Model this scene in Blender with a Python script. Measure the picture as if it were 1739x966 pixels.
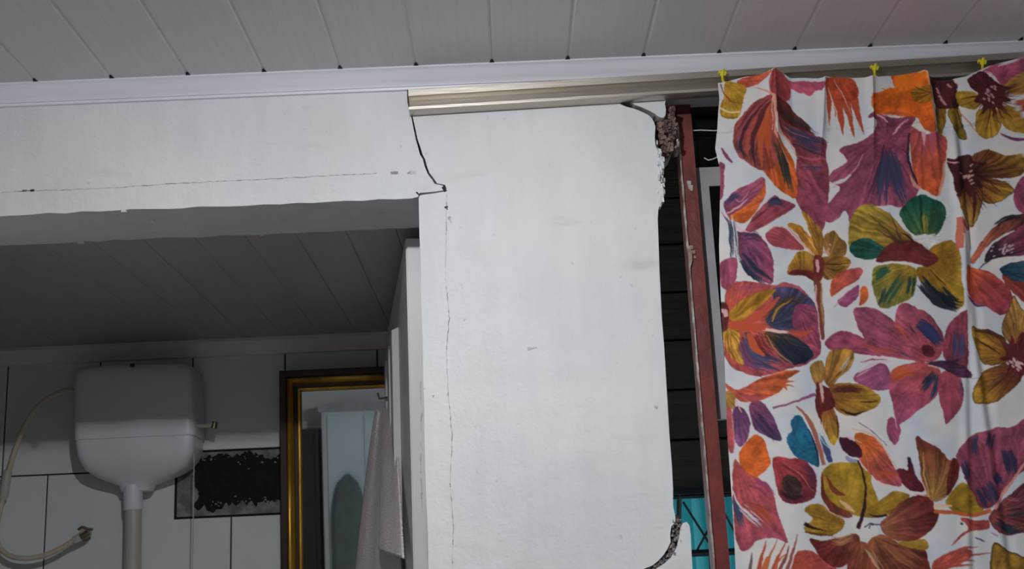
import bpy, math, random
import numpy as np
from mathutils import Vector, Matrix
random.seed(7)
for o in list(bpy.data.objects): bpy.data.objects.remove(o)
scene = bpy.context.scene
COL = scene.collection

# ------------------------------------------------------------------ camera
IW, IH, FPX = 1739.0, 966.0, 2055.0
PITCH, YAW, ROLL = 0.2475, 0.0098, -0.0457
CAM = Vector((0, 0, 1.5))
fwd = Vector((math.sin(YAW)*math.cos(PITCH), math.cos(YAW)*math.cos(PITCH), math.sin(PITCH)))
rt0 = Vector((math.cos(YAW), -math.sin(YAW), 0)); up0 = rt0.cross(fwd)
rt = math.cos(ROLL)*rt0 + math.sin(ROLL)*up0
up = -math.sin(ROLL)*rt0 + math.cos(ROLL)*up0
cd = bpy.data.cameras.new('camera'); cam = bpy.data.objects.new('camera', cd); COL.objects.link(cam)
cd.sensor_fit = 'HORIZONTAL'; cd.sensor_width = 36; cd.lens = FPX/IW*36; cd.clip_start = 0.02
cam.matrix_world = Matrix(((rt.x, up.x, -fwd.x, CAM.x), (rt.y, up.y, -fwd.y, CAM.y), (rt.z, up.z, -fwd.z, CAM.z), (0, 0, 0, 1)))
scene.camera = cam

# ------------------------------------------------------------------ world and exposure
w = bpy.data.worlds.new('world'); scene.world = w; w.use_nodes = True
w.node_tree.nodes['Background'].inputs[0].default_value = (0.62, 0.78, 0.9, 1)
w.node_tree.nodes['Background'].inputs[1].default_value = 2.8
vs = scene.view_settings
vs.view_transform = 'Standard'; vs.look = 'None'; vs.gamma = 1; vs.use_curve_mapping = False
vs.exposure = 0.31
LAMP = Vector((-0.12, 0.95, 2.386)); LAMP_W = 13.5

# ------------------------------------------------------------------ helpers
def at(px, py, Y):            # point of the plane y = Y seen at a photograph pixel
    d = rt*((px-IW/2)/FPX) - up*((py-IH/2)/FPX) + fwd
    return CAM + d*(Y/d.y)
def xz(px, py, Y=2.0):
    p = at(px, py, Y); return (p.x, p.z)

class MB:
    def __init__(s): s.v = []; s.f = []
    def add(s, v, f):
        n = len(s.v); s.v += [tuple(p) for p in v]; s.f += [tuple(i+n for i in q) for q in f]; return s
    def box(s, x0, x1, y0, y1, z0, z1):
        return s.add([(x0,y0,z0),(x1,y0,z0),(x1,y1,z0),(x0,y1,z0),(x0,y0,z1),(x1,y0,z1),(x1,y1,z1),(x0,y1,z1)],
                     [(0,3,2,1),(4,5,6,7),(0,1,5,4),(1,2,6,5),(2,3,7,6),(3,0,4,7)])
    def prism_y(s, poly, y0, y1):     # outline in x,z pushed along y
        n = len(poly); a = sum(poly[i][0]*poly[(i+1)%n][1]-poly[(i+1)%n][0]*poly[i][1] for i in range(n))
        if a < 0: poly = poly[::-1]
        v = [(x,y0,z) for x,z in poly]+[(x,y1,z) for x,z in poly]
        f = [tuple(range(n)), tuple(range(2*n-1,n-1,-1))]+[(i+n,(i+1)%n+n,(i+1)%n,i) for i in range(n)]
        return s.add(v, f)
    def bevel_tile(s, poly, y0, y1, b=0.003):   # prism whose front (y0) face is chamfered
        n = len(poly); a = sum(poly[i][0]*poly[(i+1)%n][1]-poly[(i+1)%n][0]*poly[i][1] for i in range(n))
        if a < 0: poly = poly[::-1]
        ins = []
        for i in range(n):
            p, q, r = Vector(poly[i-1]), Vector(poly[i]), Vector(poly[(i+1)%n])
            e1 = (q-p).normalized(); e2 = (r-q).normalized()
            n1 = Vector((-e1.y, e1.x)); n2 = Vector((-e2.y, e2.x)); m = (n1+n2)
            ins.append(q + m*(b/max(.3, m.dot(n1))))
        v = [(p.x,y0,p.y) for p in ins]+[(x,y0+b*.7,z) for x,z in poly]+[(x,y1,z) for x,z in poly]
        f = [tuple(range(n))]
        for k in (0, n):
            f += [(i+k+n,(i+1)%n+k+n,(i+1)%n+k,i+k) for i in range(n)]
        return s.add(v, f)
    def prism_x(s, prof, x0, x1):     # profile in y,z pushed along x
        n = len(prof); v = [(x0,y,z) for y,z in prof]+[(x1,y,z) for y,z in prof]
        return s.add(v, [tuple(range(n)), tuple(range(2*n-1,n-1,-1))]+[(i+n,(i+1)%n+n,(i+1)%n,i) for i in range(n)])
    def tube(s, pts, r, seg=8, cap=True):
        pts = [Vector(p) for p in pts]; n = len(pts); rr = r if isinstance(r, (list,tuple)) else [r]*n
        v = []; u = None
        for i, p in enumerate(pts):
            t = (pts[min(i+1,n-1)]-pts[max(i-1,0)]).normalized()
            if u is None:
                u = t.cross(Vector((0,0,1)) if abs(t.z) < .9 else Vector((1,0,0))).normalized()
            else: u = (u - t*u.dot(t)).normalized()
            b = t.cross(u)
            for k in range(seg):
                a = 2*math.pi*k/seg; v.append(p+(u*math.cos(a)+b*math.sin(a))*rr[i])
        f = [(i*seg+k, i*seg+(k+1)%seg, (i+1)*seg+(k+1)%seg, (i+1)*seg+k) for i in range(n-1) for k in range(seg)]
        if cap: f += [tuple(range(seg-1,-1,-1)), tuple(range((n-1)*seg, n*seg))]
        return s.add(v, f)
    def loft(s, rings, cap=True):
        m = len(rings[0]); v = [p for r in rings for p in r]
        f = [(i*m+k, i*m+(k+1)%m, (i+1)*m+(k+1)%m, (i+1)*m+k) for i in range(len(rings)-1) for k in range(m)]
        if cap: f += [tuple(range(m-1,-1,-1)), tuple(range((len(rings)-1)*m, len(rings)*m))]
        return s.add(v, f)
    def chunk(s, c, sx, sy, sz):      # an irregular lump
        v = []
        for k in range(8):
            q = [(-1 if not k>>j & 1 else 1)*random.uniform(.5,1.05) for j in range(3)]
            v.append((c[0]+q[0]*sx, c[1]+q[1]*sy, c[2]+q[2]*sz))
        return s.add(v, [(0,2,3,1),(4,5,7,6),(0,1,5,4),(1,3,7,5),(3,2,6,7),(2,0,4,6)])

def obj(name, mb, mat, parent=None, smooth=False, fix=True):
    me = bpy.data.meshes.new(name); me.from_pydata(mb.v, [], mb.f)
    if fix:
        import bmesh
        bm = bmesh.new(); bm.from_mesh(me); bmesh.ops.recalc_face_normals(bm, faces=bm.faces); bm.to_mesh(me); bm.free()
    me.materials.append(mat)
    if smooth:
        me.polygons.foreach_set('use_smooth', [True]*len(me.polygons))
        if smooth != 'all':
            try: me.set_sharp_from_angle(angle=math.radians(38))
            except Exception: pass
    o = bpy.data.objects.new(name, me); COL.objects.link(o)
    if parent: o.parent = parent; o.matrix_parent_inverse = Matrix.Identity(4)
    return o
def tag(o, label, cat=None, group=None, kind=None):
    o['label'] = label
    if cat: o['category'] = cat
    if group: o['group'] = group
    if kind: o['kind'] = kind
    return o
def struct(name, mb, mat, label=None, parent=None, smooth=False):
    o = obj(name, mb, mat, parent, smooth)
    o['kind'] = 'structure'
    if label: o['label'] = label
    return o
def empty(name, loc=(0,0,0)):
    o = bpy.data.objects.new(name, None); COL.objects.link(o); o.location = loc; o.empty_display_size = .05; return o
def local(mb, o):                       # shift world coordinates into a parent's space
    l = o.location; mb.v = [(x-l.x, y-l.y, z-l.z) for x,y,z in mb.v]; return mb

# ------------------------------------------------------------------ materials
def lin(c): return tuple(((v/255)/12.92 if v/255 <= .04045 else ((v/255+.055)/1.055)**2.4) for v in c)
def mat(name, col, rough=.6, metal=0, var=.0, scale=6, bump=0, bscale=60, col2=None, ramp=(.4,.62), spec=.5, coat=0, stretch=None, detail=6):
    m = bpy.data.materials.new(name); m.use_nodes = True
    nt = m.node_tree; N = nt.nodes; L = nt.links; b = N['Principled BSDF']
    c = lin(col); b.inputs['Roughness'].default_value = rough; b.inputs['Metallic'].default_value = metal
    b.inputs['Specular IOR Level'].default_value = spec; b.inputs['Coat Weight'].default_value = coat
    tc = N.new('ShaderNodeTexCoord'); mp = N.new('ShaderNodeMapping'); L.new(tc.outputs['Object'], mp.inputs[0])
    if stretch: mp.inputs['Scale'].default_value = stretch
    if var or col2:
        nz = N.new('ShaderNodeTexNoise'); nz.inputs['Scale'].default_value = scale; nz.inputs['Detail'].default_value = detail
        L.new(mp.outputs[0], nz.inputs['Vector'])
        rp = N.new('ShaderNodeValToRGB'); L.new(nz.outputs['Fac'], rp.inputs[0])
        e = rp.color_ramp.elements; e[0].position, e[1].position = ramp
        c2 = lin(col2) if col2 else tuple(v*(1-var) for v in c)
        e[0].color = (*c2, 1); e[1].color = (*c, 1); L.new(rp.outputs[0], b.inputs['Base Color'])
    else: b.inputs['Base Color'].default_value = (*c, 1)
    if bump:
        n2 = N.new('ShaderNodeTexNoise'); n2.inputs['Scale'].default_value = bscale; n2.inputs['Detail'].default_value = 5
        L.new(mp.outputs[0], n2.inputs['Vector'])
        bp = N.new('ShaderNodeBump'); bp.inputs['Strength'].default_value = bump; bp.inputs['Distance'].default_value = .01
        L.new(n2.outputs['Fac'], bp.inputs['Height']); L.new(bp.outputs[0], b.inputs['Normal'])
    return m

def plaster_material():
    m = bpy.data.materials.new('painted_plaster'); m.use_nodes = True
    nt = m.node_tree; N = nt.nodes; L = nt.links; b = N['Principled BSDF']
    b.inputs['Roughness'].default_value = .55; b.inputs['Specular IOR Level'].default_value = .35
    tc = N.new('ShaderNodeTexCoord')
    def noise(sc, det=5, st=None):
        n = N.new('ShaderNodeTexNoise'); n.inputs['Scale'].default_value = sc; n.inputs['Detail'].default_value = det
        if st:
            mp = N.new('ShaderNodeMapping'); mp.inputs['Scale'].default_value = st
            L.new(tc.outputs['Object'], mp.inputs[0]); L.new(mp.outputs[0], n.inputs['Vector'])
        else: L.new(tc.outputs['Object'], n.inputs['Vector'])
        return n
    def ramp(src, p0, c0, p1, c1):
        r = N.new('ShaderNodeValToRGB'); e = r.color_ramp.elements
        e[0].position, e[1].position = p0, p1; e[0].color = (*c0,1); e[1].color = (*c1,1)
        L.new(src.outputs['Fac'], r.inputs[0]); return r
    def mul(a, c, f=1):
        x = N.new('ShaderNodeMix'); x.data_type = 'RGBA'; x.blend_type = 'MULTIPLY'; x.inputs['Factor'].default_value = f
        L.new(a.outputs[2] if a.bl_idname == 'ShaderNodeMix' else a.outputs[0], x.inputs[6]); L.new(c.outputs[0], x.inputs[7]); return x
    base = ramp(noise(3.2, 3), .35, (.655,.68,.70), .65, (.735,.745,.755))          # repainted patches
    yel = ramp(noise(5.5, 4), .56, (1,1,1), .72, (.97,.95,.90))                   # faint yellowing
    brush = ramp(noise(26, 4, (1,1,.16)), .3, (.955,.955,.955), .6, (1,1,1))       # roller streaks
    speck = ramp(noise(70, 2), .24, (.72,.70,.68), .30, (1,1,1))                   # specks and knocks
    smear = ramp(noise(9, 7, (.6,1,2.6)), .25, (.86,.85,.84), .36, (1,1,1))
    c = mul(base, yel); c = mul(c, brush); c = mul(c, speck, .6); c = mul(c, smear, .8)
    L.new(c.outputs[2], b.inputs['Base Color'])
    n1 = noise(16, 6); n2 = noise(120, 4)
    ad = N.new('ShaderNodeMath'); ad.operation = 'MULTIPLY_ADD'; ad.inputs[1].default_value = .22
    L.new(n2.outputs['Fac'], ad.inputs[0]); L.new(n1.outputs['Fac'], ad.inputs[2])
    bp = N.new('ShaderNodeBump'); bp.inputs['Strength'].default_value = .32; bp.inputs['Distance'].default_value = .012
    L.new(ad.outputs[0], bp.inputs['Height']); L.new(bp.outputs[0], b.inputs['Normal'])
    return m

M = {}
M['plaster'] = plaster_material()
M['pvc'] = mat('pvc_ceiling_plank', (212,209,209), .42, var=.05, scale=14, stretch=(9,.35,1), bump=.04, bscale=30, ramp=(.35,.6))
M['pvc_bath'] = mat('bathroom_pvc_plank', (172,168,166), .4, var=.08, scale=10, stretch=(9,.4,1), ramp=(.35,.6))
M['mould'] = mat('white_pvc_moulding', (226,228,236), .32, var=.07, scale=7, stretch=(.4,1,3), bump=.05, bscale=9)
M['mould2'] = mat('aged_white_moulding', (228,220,216), .4, var=.1, scale=8)
M['alu'] = mat('anodised_aluminium', (204,197,186), .42, 1, var=.22, scale=5, stretch=(.5,4,8), bump=.05, bscale=40, ramp=(.3,.7))
M['dark'] = mat('dark_gap', (22,20,19), .9)
M['crack'] = mat('crack_shadow', (150,148,147), .9, col2=(200,201,204), scale=60, ramp=(.42,.5))
M['scuff'] = mat('faint_scuff', (176,174,172), .8, col2=(205,206,208), scale=40)
M['crackd'] = mat('deep_crack', (50,47,46), .95)
M['rubble'] = mat('broken_masonry', (146,126,114), .9, col2=(108,90,82), scale=55, bump=.8, bscale=90)
M['rubble2'] = mat('broken_mortar', (158,152,146), .9, col2=(112,106,102), scale=60, bump=.8, bscale=90)
M['red'] = mat('red_oxide_steel', (128,54,50), .5, col2=(104,44,42), scale=14, bump=.2, bscale=50)
M['redd'] = mat('dark_red_head_shade', (62,34,30), .6, var=.3, scale=20)  # frame red darkened for shade under rail and moulding; rail end cap shares it
M['chip'] = mat('old_plaster_edge', (200,190,182), .8, col2=(150,120,108), scale=40, bump=.5)
M['sash'] = mat('grey_painted_sash', (168,168,172), .5, var=.15, scale=16)
M['glass'] = mat('dark_window_glass', (14,17,20), .12, spec=.5)
M['brown'] = mat('dark_brown_board', (66,56,42), .8, var=.4, scale=9, stretch=(.4,1,6), bump=.3)
M['turq'] = mat('turquoise_sheet', (40,190,196), .5, var=.18, scale=7, stretch=(6,1,.4))
M['black'] = mat('black_iron', (14,15,18), .5)
M['tile'] = mat('glazed_wall_tile', (226,230,230), .22, var=.06, scale=5, bump=.02, bscale=12)
M['grout'] = mat('black_grout', (34,32,30), .9, var=.3, scale=40)
M['mortar'] = mat('grey_mortar', (150,148,148), .9, col2=(110,108,108), scale=30, bump=.4)
M['tar'] = mat('black_adhesive', (18,18,10), .85, col2=(10,10,8), scale=30, bump=.9, bscale=60)
M['paintflake'] = mat('pale_flake', (140,140,138), .8, var=.2, scale=50, bump=.5)
M['plastic'] = mat('aged_white_plastic', (224,228,234), .33, var=.06, scale=6, bump=.02, bscale=10)
M['plasticp'] = mat('ivory_pvc_pipe', (190,188,178), .35, var=.08, scale=10)
M['hose'] = mat('cream_hose', (205,196,176), .4, var=.1, scale=14)
M['brass'] = mat('worn_brass', (140,132,116), .4, .8, var=.3, scale=40)
M['gold'] = mat('gilt_moulding', (226,176,70), .33, .7, var=.35, scale=30, stretch=(1,1,.3), bump=.1, bscale=70)
M['wood'] = mat('dark_brown_frame_wood', (58,38,24), .45, var=.35, scale=18, stretch=(1,1,.2))
M['mirror'] = mat('mirror_glass', (225,232,232), .02, 1)
M['door'] = mat('white_lacquer_door', (206,204,206), .38, var=.05, scale=4)
M['towel'] = mat('pale_pink_towel', (242,230,230), .95, var=.08, scale=30, bump=.7, bscale=260, spec=.1)
M['yellow'] = mat('yellow_plastic', (220,208,40), .4)
M['room'] = mat('room_wall_paint', (232,233,236), .7, var=.06, scale=3, bump=.1)
M['floor'] = mat('pale_floor_tile', (216,211,206), .6, var=.2, scale=5)
M['cupboard'] = mat('pale_blue_cupboard', (205,222,228), .4, var=.04, scale=3)
M['coat'] = mat('grey_green_head_shadow', (108,118,116), .9, var=.15, scale=12, bump=.4)  # shadow tone for the oval form on the cupboard
M['socket'] = mat('white_lamp_socket', (220,220,215), .4)
M['darkwood'] = mat('dark_wardrobe', (52,44,40), .5, var=.3, scale=8, stretch=(1,1,.2))

# ------------------------------------------------------------------ the setting: room shell
XL, XR, YB = -1.9, 1.9, -1.9
ZC = 2.402                                 # ceiling underside
ZL = xz(350, 351)[1]                       # underside of the lintel
WB = 2.175                                 # back face of the front wall
struct('floor', MB().box(XL, XR, YB, 3.3, -.06, 0), M['floor'])
struct('wall_left', MB().box(XL-.1, XL, YB, 2.0, 0, 2.6), M['room'])
struct('wall_right', MB().box(XR, XR+.1, YB, 2.0, 0, 2.6), M['room'])
struct('wall_back', MB().box(XL-.1, XR+.1, YB-.1, YB, 0, 2.6), M['room'])

crack = [(694,100),(694,160),(697,190),(700,206),(703,222),(706,236),(710,250),(713,262),(718,270),(721,282),(726,294),(729,299),(734,305),(738,312),(752,315)]
crack_r = [(701,100),(700,160),(699,190),(702.5,206),(706,222),(709,236),(714,250),(717.5,262),(722,270),(725,282),(729,293),(733,298),(738,305),(742,311),(756,314),(758,320),(756,325)]
low = [(711.5,331)]
bot = []
for px in range(700, -1, -28):
    x = xz(px, 351)[0]; bot.append((x, ZL + random.uniform(-.0016, .0016)))
pl = [(XL, 2.6)] + [(xz(694,160)[0], 2.6)] + [xz(*p) for p in crack[1:]] + [xz(754,323), xz(740,325), xz(712,327.5), xz(710.5,334)] + bot + [(-.99, ZL), (-.985, 0), (XL, 0)]
lintel = struct('wall_front', MB().prism_y(pl, 2.0, WB), M['plaster'], 'white plastered lintel wall over the bathroom opening')
xj = xz(711,335)[0]
edge_r = [(1048,163),(1054,177),(1063,181),(1075,184),(1086,188),(1095,192),(1102,196),(1107,201),(1111,208),(1113,216),(1112,232),(1113,246),(1117,256),(1119,262),(1121,272),(1123,283),(1121,300),(1122,316),(1124,330),(1121,345),(1118,356),(1117,372),(1118,400),(1119,430),(1120,460),(1122,500),(1124,540),(1128,590),(1131,640),(1134,690),(1137,740),(1141,790),(1143,830),(1143,858),(1147,878),(1147,886),(1140,894),(1138,908),(1139,920),(1134,931),(1127,942),(1119,951),(1108,960),(1090,967),(1070,980),(1040,1010)]
pp = [(xz(700,160)[0], 2.6)] + [xz(*p) for p in crack_r[1:]] + [xz(735,328.5), xz(713,331.5), (xj, xz(711,336)[1])]
pp += [(xj + random.uniform(-.0012,.0012), z) for z in np.linspace(2.1, 1.45, 14)] + [(xj, 0), (xz(1040,1010)[0], 0)]
pp += [xz(*p) for p in edge_r[::-1]] + [(xz(1048,163)[0], 2.6)]
pillar = struct('wall_front_pillar', MB().prism_y(pp, 2.0, WB), M['plaster'], 'white plastered wall pier beside the floral curtain')
ab = [(xz(1051,160)[0], 2.6)] + [xz(*p) for p in [(1053,158),(1062,165),(1069,171),(1078,178),(1090,182),(1101,187),(1112,193),(1120,199),(1126,200),(1130,196),(1131,186),(1129,176),(1132,166),(1138,159),(1150,156)]] + [(XR, xz(1150,156)[1]), (XR, 2.6)]
above = struct('wall_front_head', MB().prism_y(ab, 2.0, WB), M['plaster'], 'white plaster strip above the window')
be = [xz(*p) for p in [(1156,896),(1160,888),(1166,886),(1171,892),(1173,908),(1174,930),(1176,966),(1177,1000)]] + [(xz(1178,1040)[0], 1.40), (XR, 1.40), (XR, 0), (xz(1044,1012)[0], 0)] + [xz(*p) for p in [(1044,1012),(1078,984),(1096,973),(1112,967),(1128,957),(1140,946),(1149,930),(1153,914)]]
below = struct('wall_front_sill', MB().prism_y(be, 2.0, WB), M['plaster'], 'white wall piece below the window, cracked off the pier')

def scatter(poly, n, sx, sz, y0, y1, Y=2.03):
    mb = MB(); xs = [p[0] for p in poly]; ys = [p[1] for p in poly]; k = 0
    while k < n:
        x, y = random.uniform(min(xs), max(xs)), random.uniform(min(ys), max(ys)); c = False
        for i in range(len(poly)):
            (x1,y1_),(x2,y2_) = poly[i-1], poly[i]
            if (y1_ > y) != (y2_ > y) and x < (x2-x1)*(y-y1_)/(y2_-y1_)+x1: c = not c
        if c:
            q = at(x, y, Y); s = random.uniform(.5,1.2)
            mb.chunk((q.x, random.uniform(y0, y1), q.z), sx*s, .012, sz*s); k += 1
    return mb
o = obj('broken_masonry', scatter([(1106,192),(1128,200),(1142,186),(1146,215),(1140,262),(1128,268),(1120,250),(1112,214)], 170, .0036, .0045, 2.020, 2.028), M['rubble'], pillar); tag(o, 'brown broken masonry in the top of the crack', kind='stuff')
o = obj('broken_mortar', scatter([(1138,884),(1149,880),(1156,896),(1155,918),(1148,936),(1136,952),(1120,964),(1096,974),(1090,967),(1120,948),(1136,922)], 320, .0026, .003, 2.010, 2.022), M['rubble2'], pillar); tag(o, 'grey broken mortar in the lower crack', kind='stuff')
o = obj('loose_plaster', scatter([(1131,180),(1146,186),(1150,215),(1152,250),(1146,255),(1143,215),(1134,200)], 55, .0028, .006, 2.03, 2.05), M['chip'], pillar); tag(o, 'pale crumbling plaster beside the red frame', kind='stuff')
o = obj('ragged_plaster_edge', scatter([(1113,250),(1119,262),(1124,284),(1123,300),(1126,330),(1122,348),(1117,358),(1114,330)], 70, .0022, .006, 2.004, 2.012), M['plaster'], pillar); tag(o, 'ragged white plaster on the edge of the pier', kind='stuff')
obj('core', MB().prism_y([xz(*p, 2.1) for p in [(1040,150),(1142,150),(1140,262),(1124,275),(1100,275)]], 2.06, 2.16), M['rubble'], pillar)
obj('core', MB().prism_y([xz(*p, 2.1) for p in [(1085,870),(1146,878),(1150,940),(1120,1000),(1060,1000)]], 2.05, 2.16), M['rubble2'], pillar)
obj('core', MB().prism_y([xz(*p, 2.1) for p in [(688,140),(704,140),(764,330),(745,345),(705,300)]], 2.06, 2.16), M['crackd'], lintel)

def ribbon(pts, wpx, Y, name, m, parent, jit=1.2, n=6):      # hairline crack: thin raised dark seam of uneven width
    mb = MB(); path = []
    for (a, b) in zip(pts[:-1], pts[1:]):
        for k in range(n):
            t = k/n; path.append((a[0]+(b[0]-a[0])*t+random.uniform(-jit,jit)*.5, a[1]+(b[1]-a[1])*t+random.uniform(-jit,jit)*.5))
    path.append(pts[-1]); P3 = [at(x, y, Y) for x, y in path]; s = .001
    for i in range(len(P3)-1):
        wd = random.choice([.35,.45,.7,1,1.2])*wpx*s*.5
        if wd == 0: continue
        a, b = P3[i], P3[i+1]; d = (b-a).normalized(); nn = Vector((-d.z, 0, d.x))*wd
        mb.add([a+nn, b+nn, b-nn, a-nn]+[q+Vector((0,.002,0)) for q in (a+nn, b+nn, b-nn, a-nn)], [(0,1,2,3),(0,4,5,1),(2,6,7,3),(1,5,6,2),(3,7,4,0)])
    return obj(name, mb, m, parent)
HY = 1.9994
ribbon([(2,327),(40,324),(120,322),(200,318),(290,312),(380,307),(470,303),(560,298),(610,296),(640,294)], 1.2, HY, 'hairline_crack', M['crack'], lintel, n=9)
ribbon([(38,324),(58,323)], 3.2, HY, 'hairline_crack', M['crackd'], lintel, .3, 3)
ribbon([(663,294),(676,293)], 5, HY, 'hairline_crack', M['crack'], lintel, .6, 4)
ribbon([(692,294),(706,292)], 6, HY, 'hairline_crack', M['crack'], lintel, .6, 4)
ribbon([(758,327),(758,400),(756,470),(760,500),(763,540),(758,600),(762,680),(768,740),(764,820),(770,890),(768,966),(770,1050)], 1.3, HY, 'hairline_crack', M['crack'], pillar, 1.4, 9)
ribbon([(757,350),(760,356)], 5, HY, 'hairline_crack', M['crackd'], pillar, .3, 2)
ribbon([(762,368),(767,378)], 5, HY, 'hairline_crack', M['crack'], pillar, .5, 3)
ribbon([(707,326),(713,332)], 6, HY, 'hairline_crack', M['crackd'], lintel, .3, 2)
ribbon([(752,317),(757,325)], 5, HY, 'hairline_crack', M['crackd'], lintel, .3, 2)
ribbon([(714,640),(716,700),(714,800),(718,870)], 1.6, HY, 'hairline_crack', M['crack'], pillar, 2, 6)
ribbon([(896,592),(912,590)], 5, HY, 'scuff_mark', M['scuff'], pillar, 2, 3)
ribbon([(1112,690),(1117,692)], 5, HY, 'scuff_mark', M['crack'], pillar, .3, 2)
ribbon([(733,671),(737,673)], 4, HY, 'scuff_mark', M['crack'], pillar, .3, 2)
# paint drips and flakes hanging along the lintel's lower edges
fl = MB()
for px, py, Y in [(137,412,WB-.002),(258,390,2.06),(310,386,2.1),(480,372,2.09),(445,398,WB-.002),(600,366,2.12),(560,352,2.02),(650,362,2.08),(210,361,2.0)]:
    q = at(px, py, Y); fl.chunk((q.x, q.y, ZL-.0005), random.uniform(.003,.007), .003, .0042)
tag(obj('paint_flake', fl, M['plaster'], lintel), 'white paint blobs along the lintel edge', kind='stuff')

# ceiling of PVC planks (main room)
PW = .1335; X0 = .002
ceil = struct('ceiling', MB().box(XL-.1, XR+.1, YB-.1, 3.4, ZC+.02, ZC+.1), M['dark'], 'grey white PVC plank ceiling')
def plank(x0, x1, y0, y1, z, t=.012, g=.0001, c=.0022):
    prof = [(x0+g, z+t), (x0+g, z+c), (x0+g+c*1.9, z), (x1-g-c*1.9, z), (x1-g, z+c), (x1-g, z+t)]
    mb = MB(); n = 6
    mb.add([(x, y0, zz) for x, zz in prof]+[(x, y1, zz) for x, zz in prof], [tuple(range(n)), tuple(range(2*n-1, n-1, -1))]+[(i+n, (i+1)%n+n, (i+1)%n, i) for i in range(n)])
    return mb
k0 = -14
me0 = None
for k in range(k0, 14):
    x0 = X0 + k*PW
    if me0 is None:
        o = obj('plank', plank(0, PW, YB, 1.998, ZC), M['pvc'], ceil); me0 = o.data; o.location.x = x0
    else:
        o = bpy.data.objects.new('plank', me0); COL.objects.link(o); o.parent = ceil; o.location.x = x0

me0 = None
for k in range(k0+1, 14):                  # open ends of the plank joints at the moulding
    if me0 is None:
        o = obj('joint_gap', MB().add([(-.0045,1.9695,ZC-.0005),(.0045,1.9695,ZC-.0005),(.0012,1.960,ZC-.0005),(-.0018,1.961,ZC-.0005),(-.0045,1.9695,ZC+.004),(.0045,1.9695,ZC+.004),(.0012,1.960,ZC+.004),(-.0018,1.961,ZC+.004)], [(0,1,2,3),(4,7,6,5),(0,4,5,1),(1,5,6,2),(2,6,7,3),(3,7,4,0)]), M['dark'], ceil); me0 = o.data
    else: o = bpy.data.objects.new('joint_gap', me0); COL.objects.link(o); o.parent = ceil
    o.location.x = X0+k*PW
# crown moulding along the front wall
prof = [(2.0, ZC), (1.969, ZC), (1.9685, ZC-.003), (1.971, ZC-.0045), (1.9745, ZC-.008), (1.979, ZC-.015), (1.985, ZC-.022), (1.990, ZC-.027), (1.9905, ZC-.029), (1.9935, ZC-.0295), (1.994, ZC-.034), (2.0, ZC-.0345)]
struct('trim_1', MB().prism_x(prof, XL, XR), M['mould'], 'white PVC crown moulding along the wall top', smooth=True)

# ------------------------------------------------------------------ bathroom shell
BY = 3.2; BZ = 2.186
struct('wall_bathroom_left', MB().box(-1.75, -1.65, WB, BY+.1, 0, 2.4), M['tile'])
struct('wall_bathroom_right', MB().box(-.135, -.06, WB, BY+.1, 0, 2.4), M['tile'])
bw = struct('wall_bathroom', MB().box(-1.75, -.06, BY+.006, BY+.1, 0, 2.4), M['grout'], 'bathroom back wall of white tiles with dark joints')
bc = struct('ceiling_bathroom', MB().box(-1.75, -.06, WB, BY+.1, BZ+.015, BZ+.08), M['dark'], 'dim PVC plank ceiling of the bathroom')
me0 = None; BPW = .0975
for k in range(-8, 9):
    x0 = -.976 + k*BPW
    if x0 < -1.74 or x0 > -.1: continue
    if me0 is None:
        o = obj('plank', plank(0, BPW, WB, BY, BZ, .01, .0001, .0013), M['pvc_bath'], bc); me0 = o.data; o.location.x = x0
    else:
        o = bpy.data.objects.new('plank', me0); COL.objects.link(o); o.parent = bc; o.location.x = x0
prof = [(BY-.001, BZ), (BY-.032, BZ), (BY-.032, BZ-.008), (BY-.028, BZ-.012), (BY-.022, BZ-.026), (BY-.014, BZ-.034), (BY-.012, BZ-.042), (BY-.001, BZ-.043)]
struct('trim_2', MB().prism_x(prof, -1.65, -.135), M['mould2'], 'thin white moulding between bathroom ceiling and tiles', smooth=True)
# tiles: staggered rows; the ones round the missing piece are cut
g = .0019
zrow = xz(100,805,BY)[1]; ztop = BZ; TW = .2475
xu0 = xz(12,650,BY)[0]; xl0 = xz(80,820,BY)[0]
pz1, pz0, pxl = xz(400,763,BY)[1], xz(400,876,BY)[1], xz(297,840,BY)[0]
pxr = pxl + .36
def tile(poly): obj('tile', MB().bevel_tile(poly, BY, BY+.0055, .0022), M['tile'], bw)
def rect(x0, x1, z0, z1): return [(x0+g,z0+g),(x1-g,z0+g),(x1-g,z1-g),(x0+g,z1-g)]
for k in range(-2, 6):
    a, b = max(-1.65, xu0+k*TW), min(-.135, xu0+(k+1)*TW)
    if b - a < .02: continue
    if b <= pxl+.03 or a >= pxr: tile(rect(a, b, zrow, ztop))
    elif b > pxr: tile([(a+g,pz1+g),(pxr,pz1+g),(pxr+g,zrow+g),(b-g,zrow+g),(b-g,ztop-g),(a+g,ztop-g)])
    else: tile(rect(a, b, pz1, ztop))
zl2 = zrow - .40
for k in range(-2, 6):
    a, b = max(-1.65, xl0+k*TW*.9757), min(-.135, xl0+(k+1)*TW*.9757)
    if b - a < .02: continue
    if b <= pxl or a >= pxr: tile(rect(a, b, zl2, zrow))
    elif a < pxl: tile([(a+g,zl2+g),(b-g,zl2+g),(b-g,pz0-g),(pxl-g,pz0-g),(pxl-g,zrow-g),(a+g,zrow-g)])
    elif b > pxr: tile([(a+g,zl2+g),(b-g,zl2+g),(b-g,zrow-g),(pxr+g,zrow-g),(pxr+g,pz0-g),(a+g,pz0-g)])
    else: tile(rect(a, b, zl2, pz0))
for k in range(-2, 6):
    a, b = max(-1.65, xu0+k*TW), min(-.135, xu0+(k+1)*TW)
    if b - a > .02: tile(rect(a, b, zl2-.40, zl2))
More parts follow.
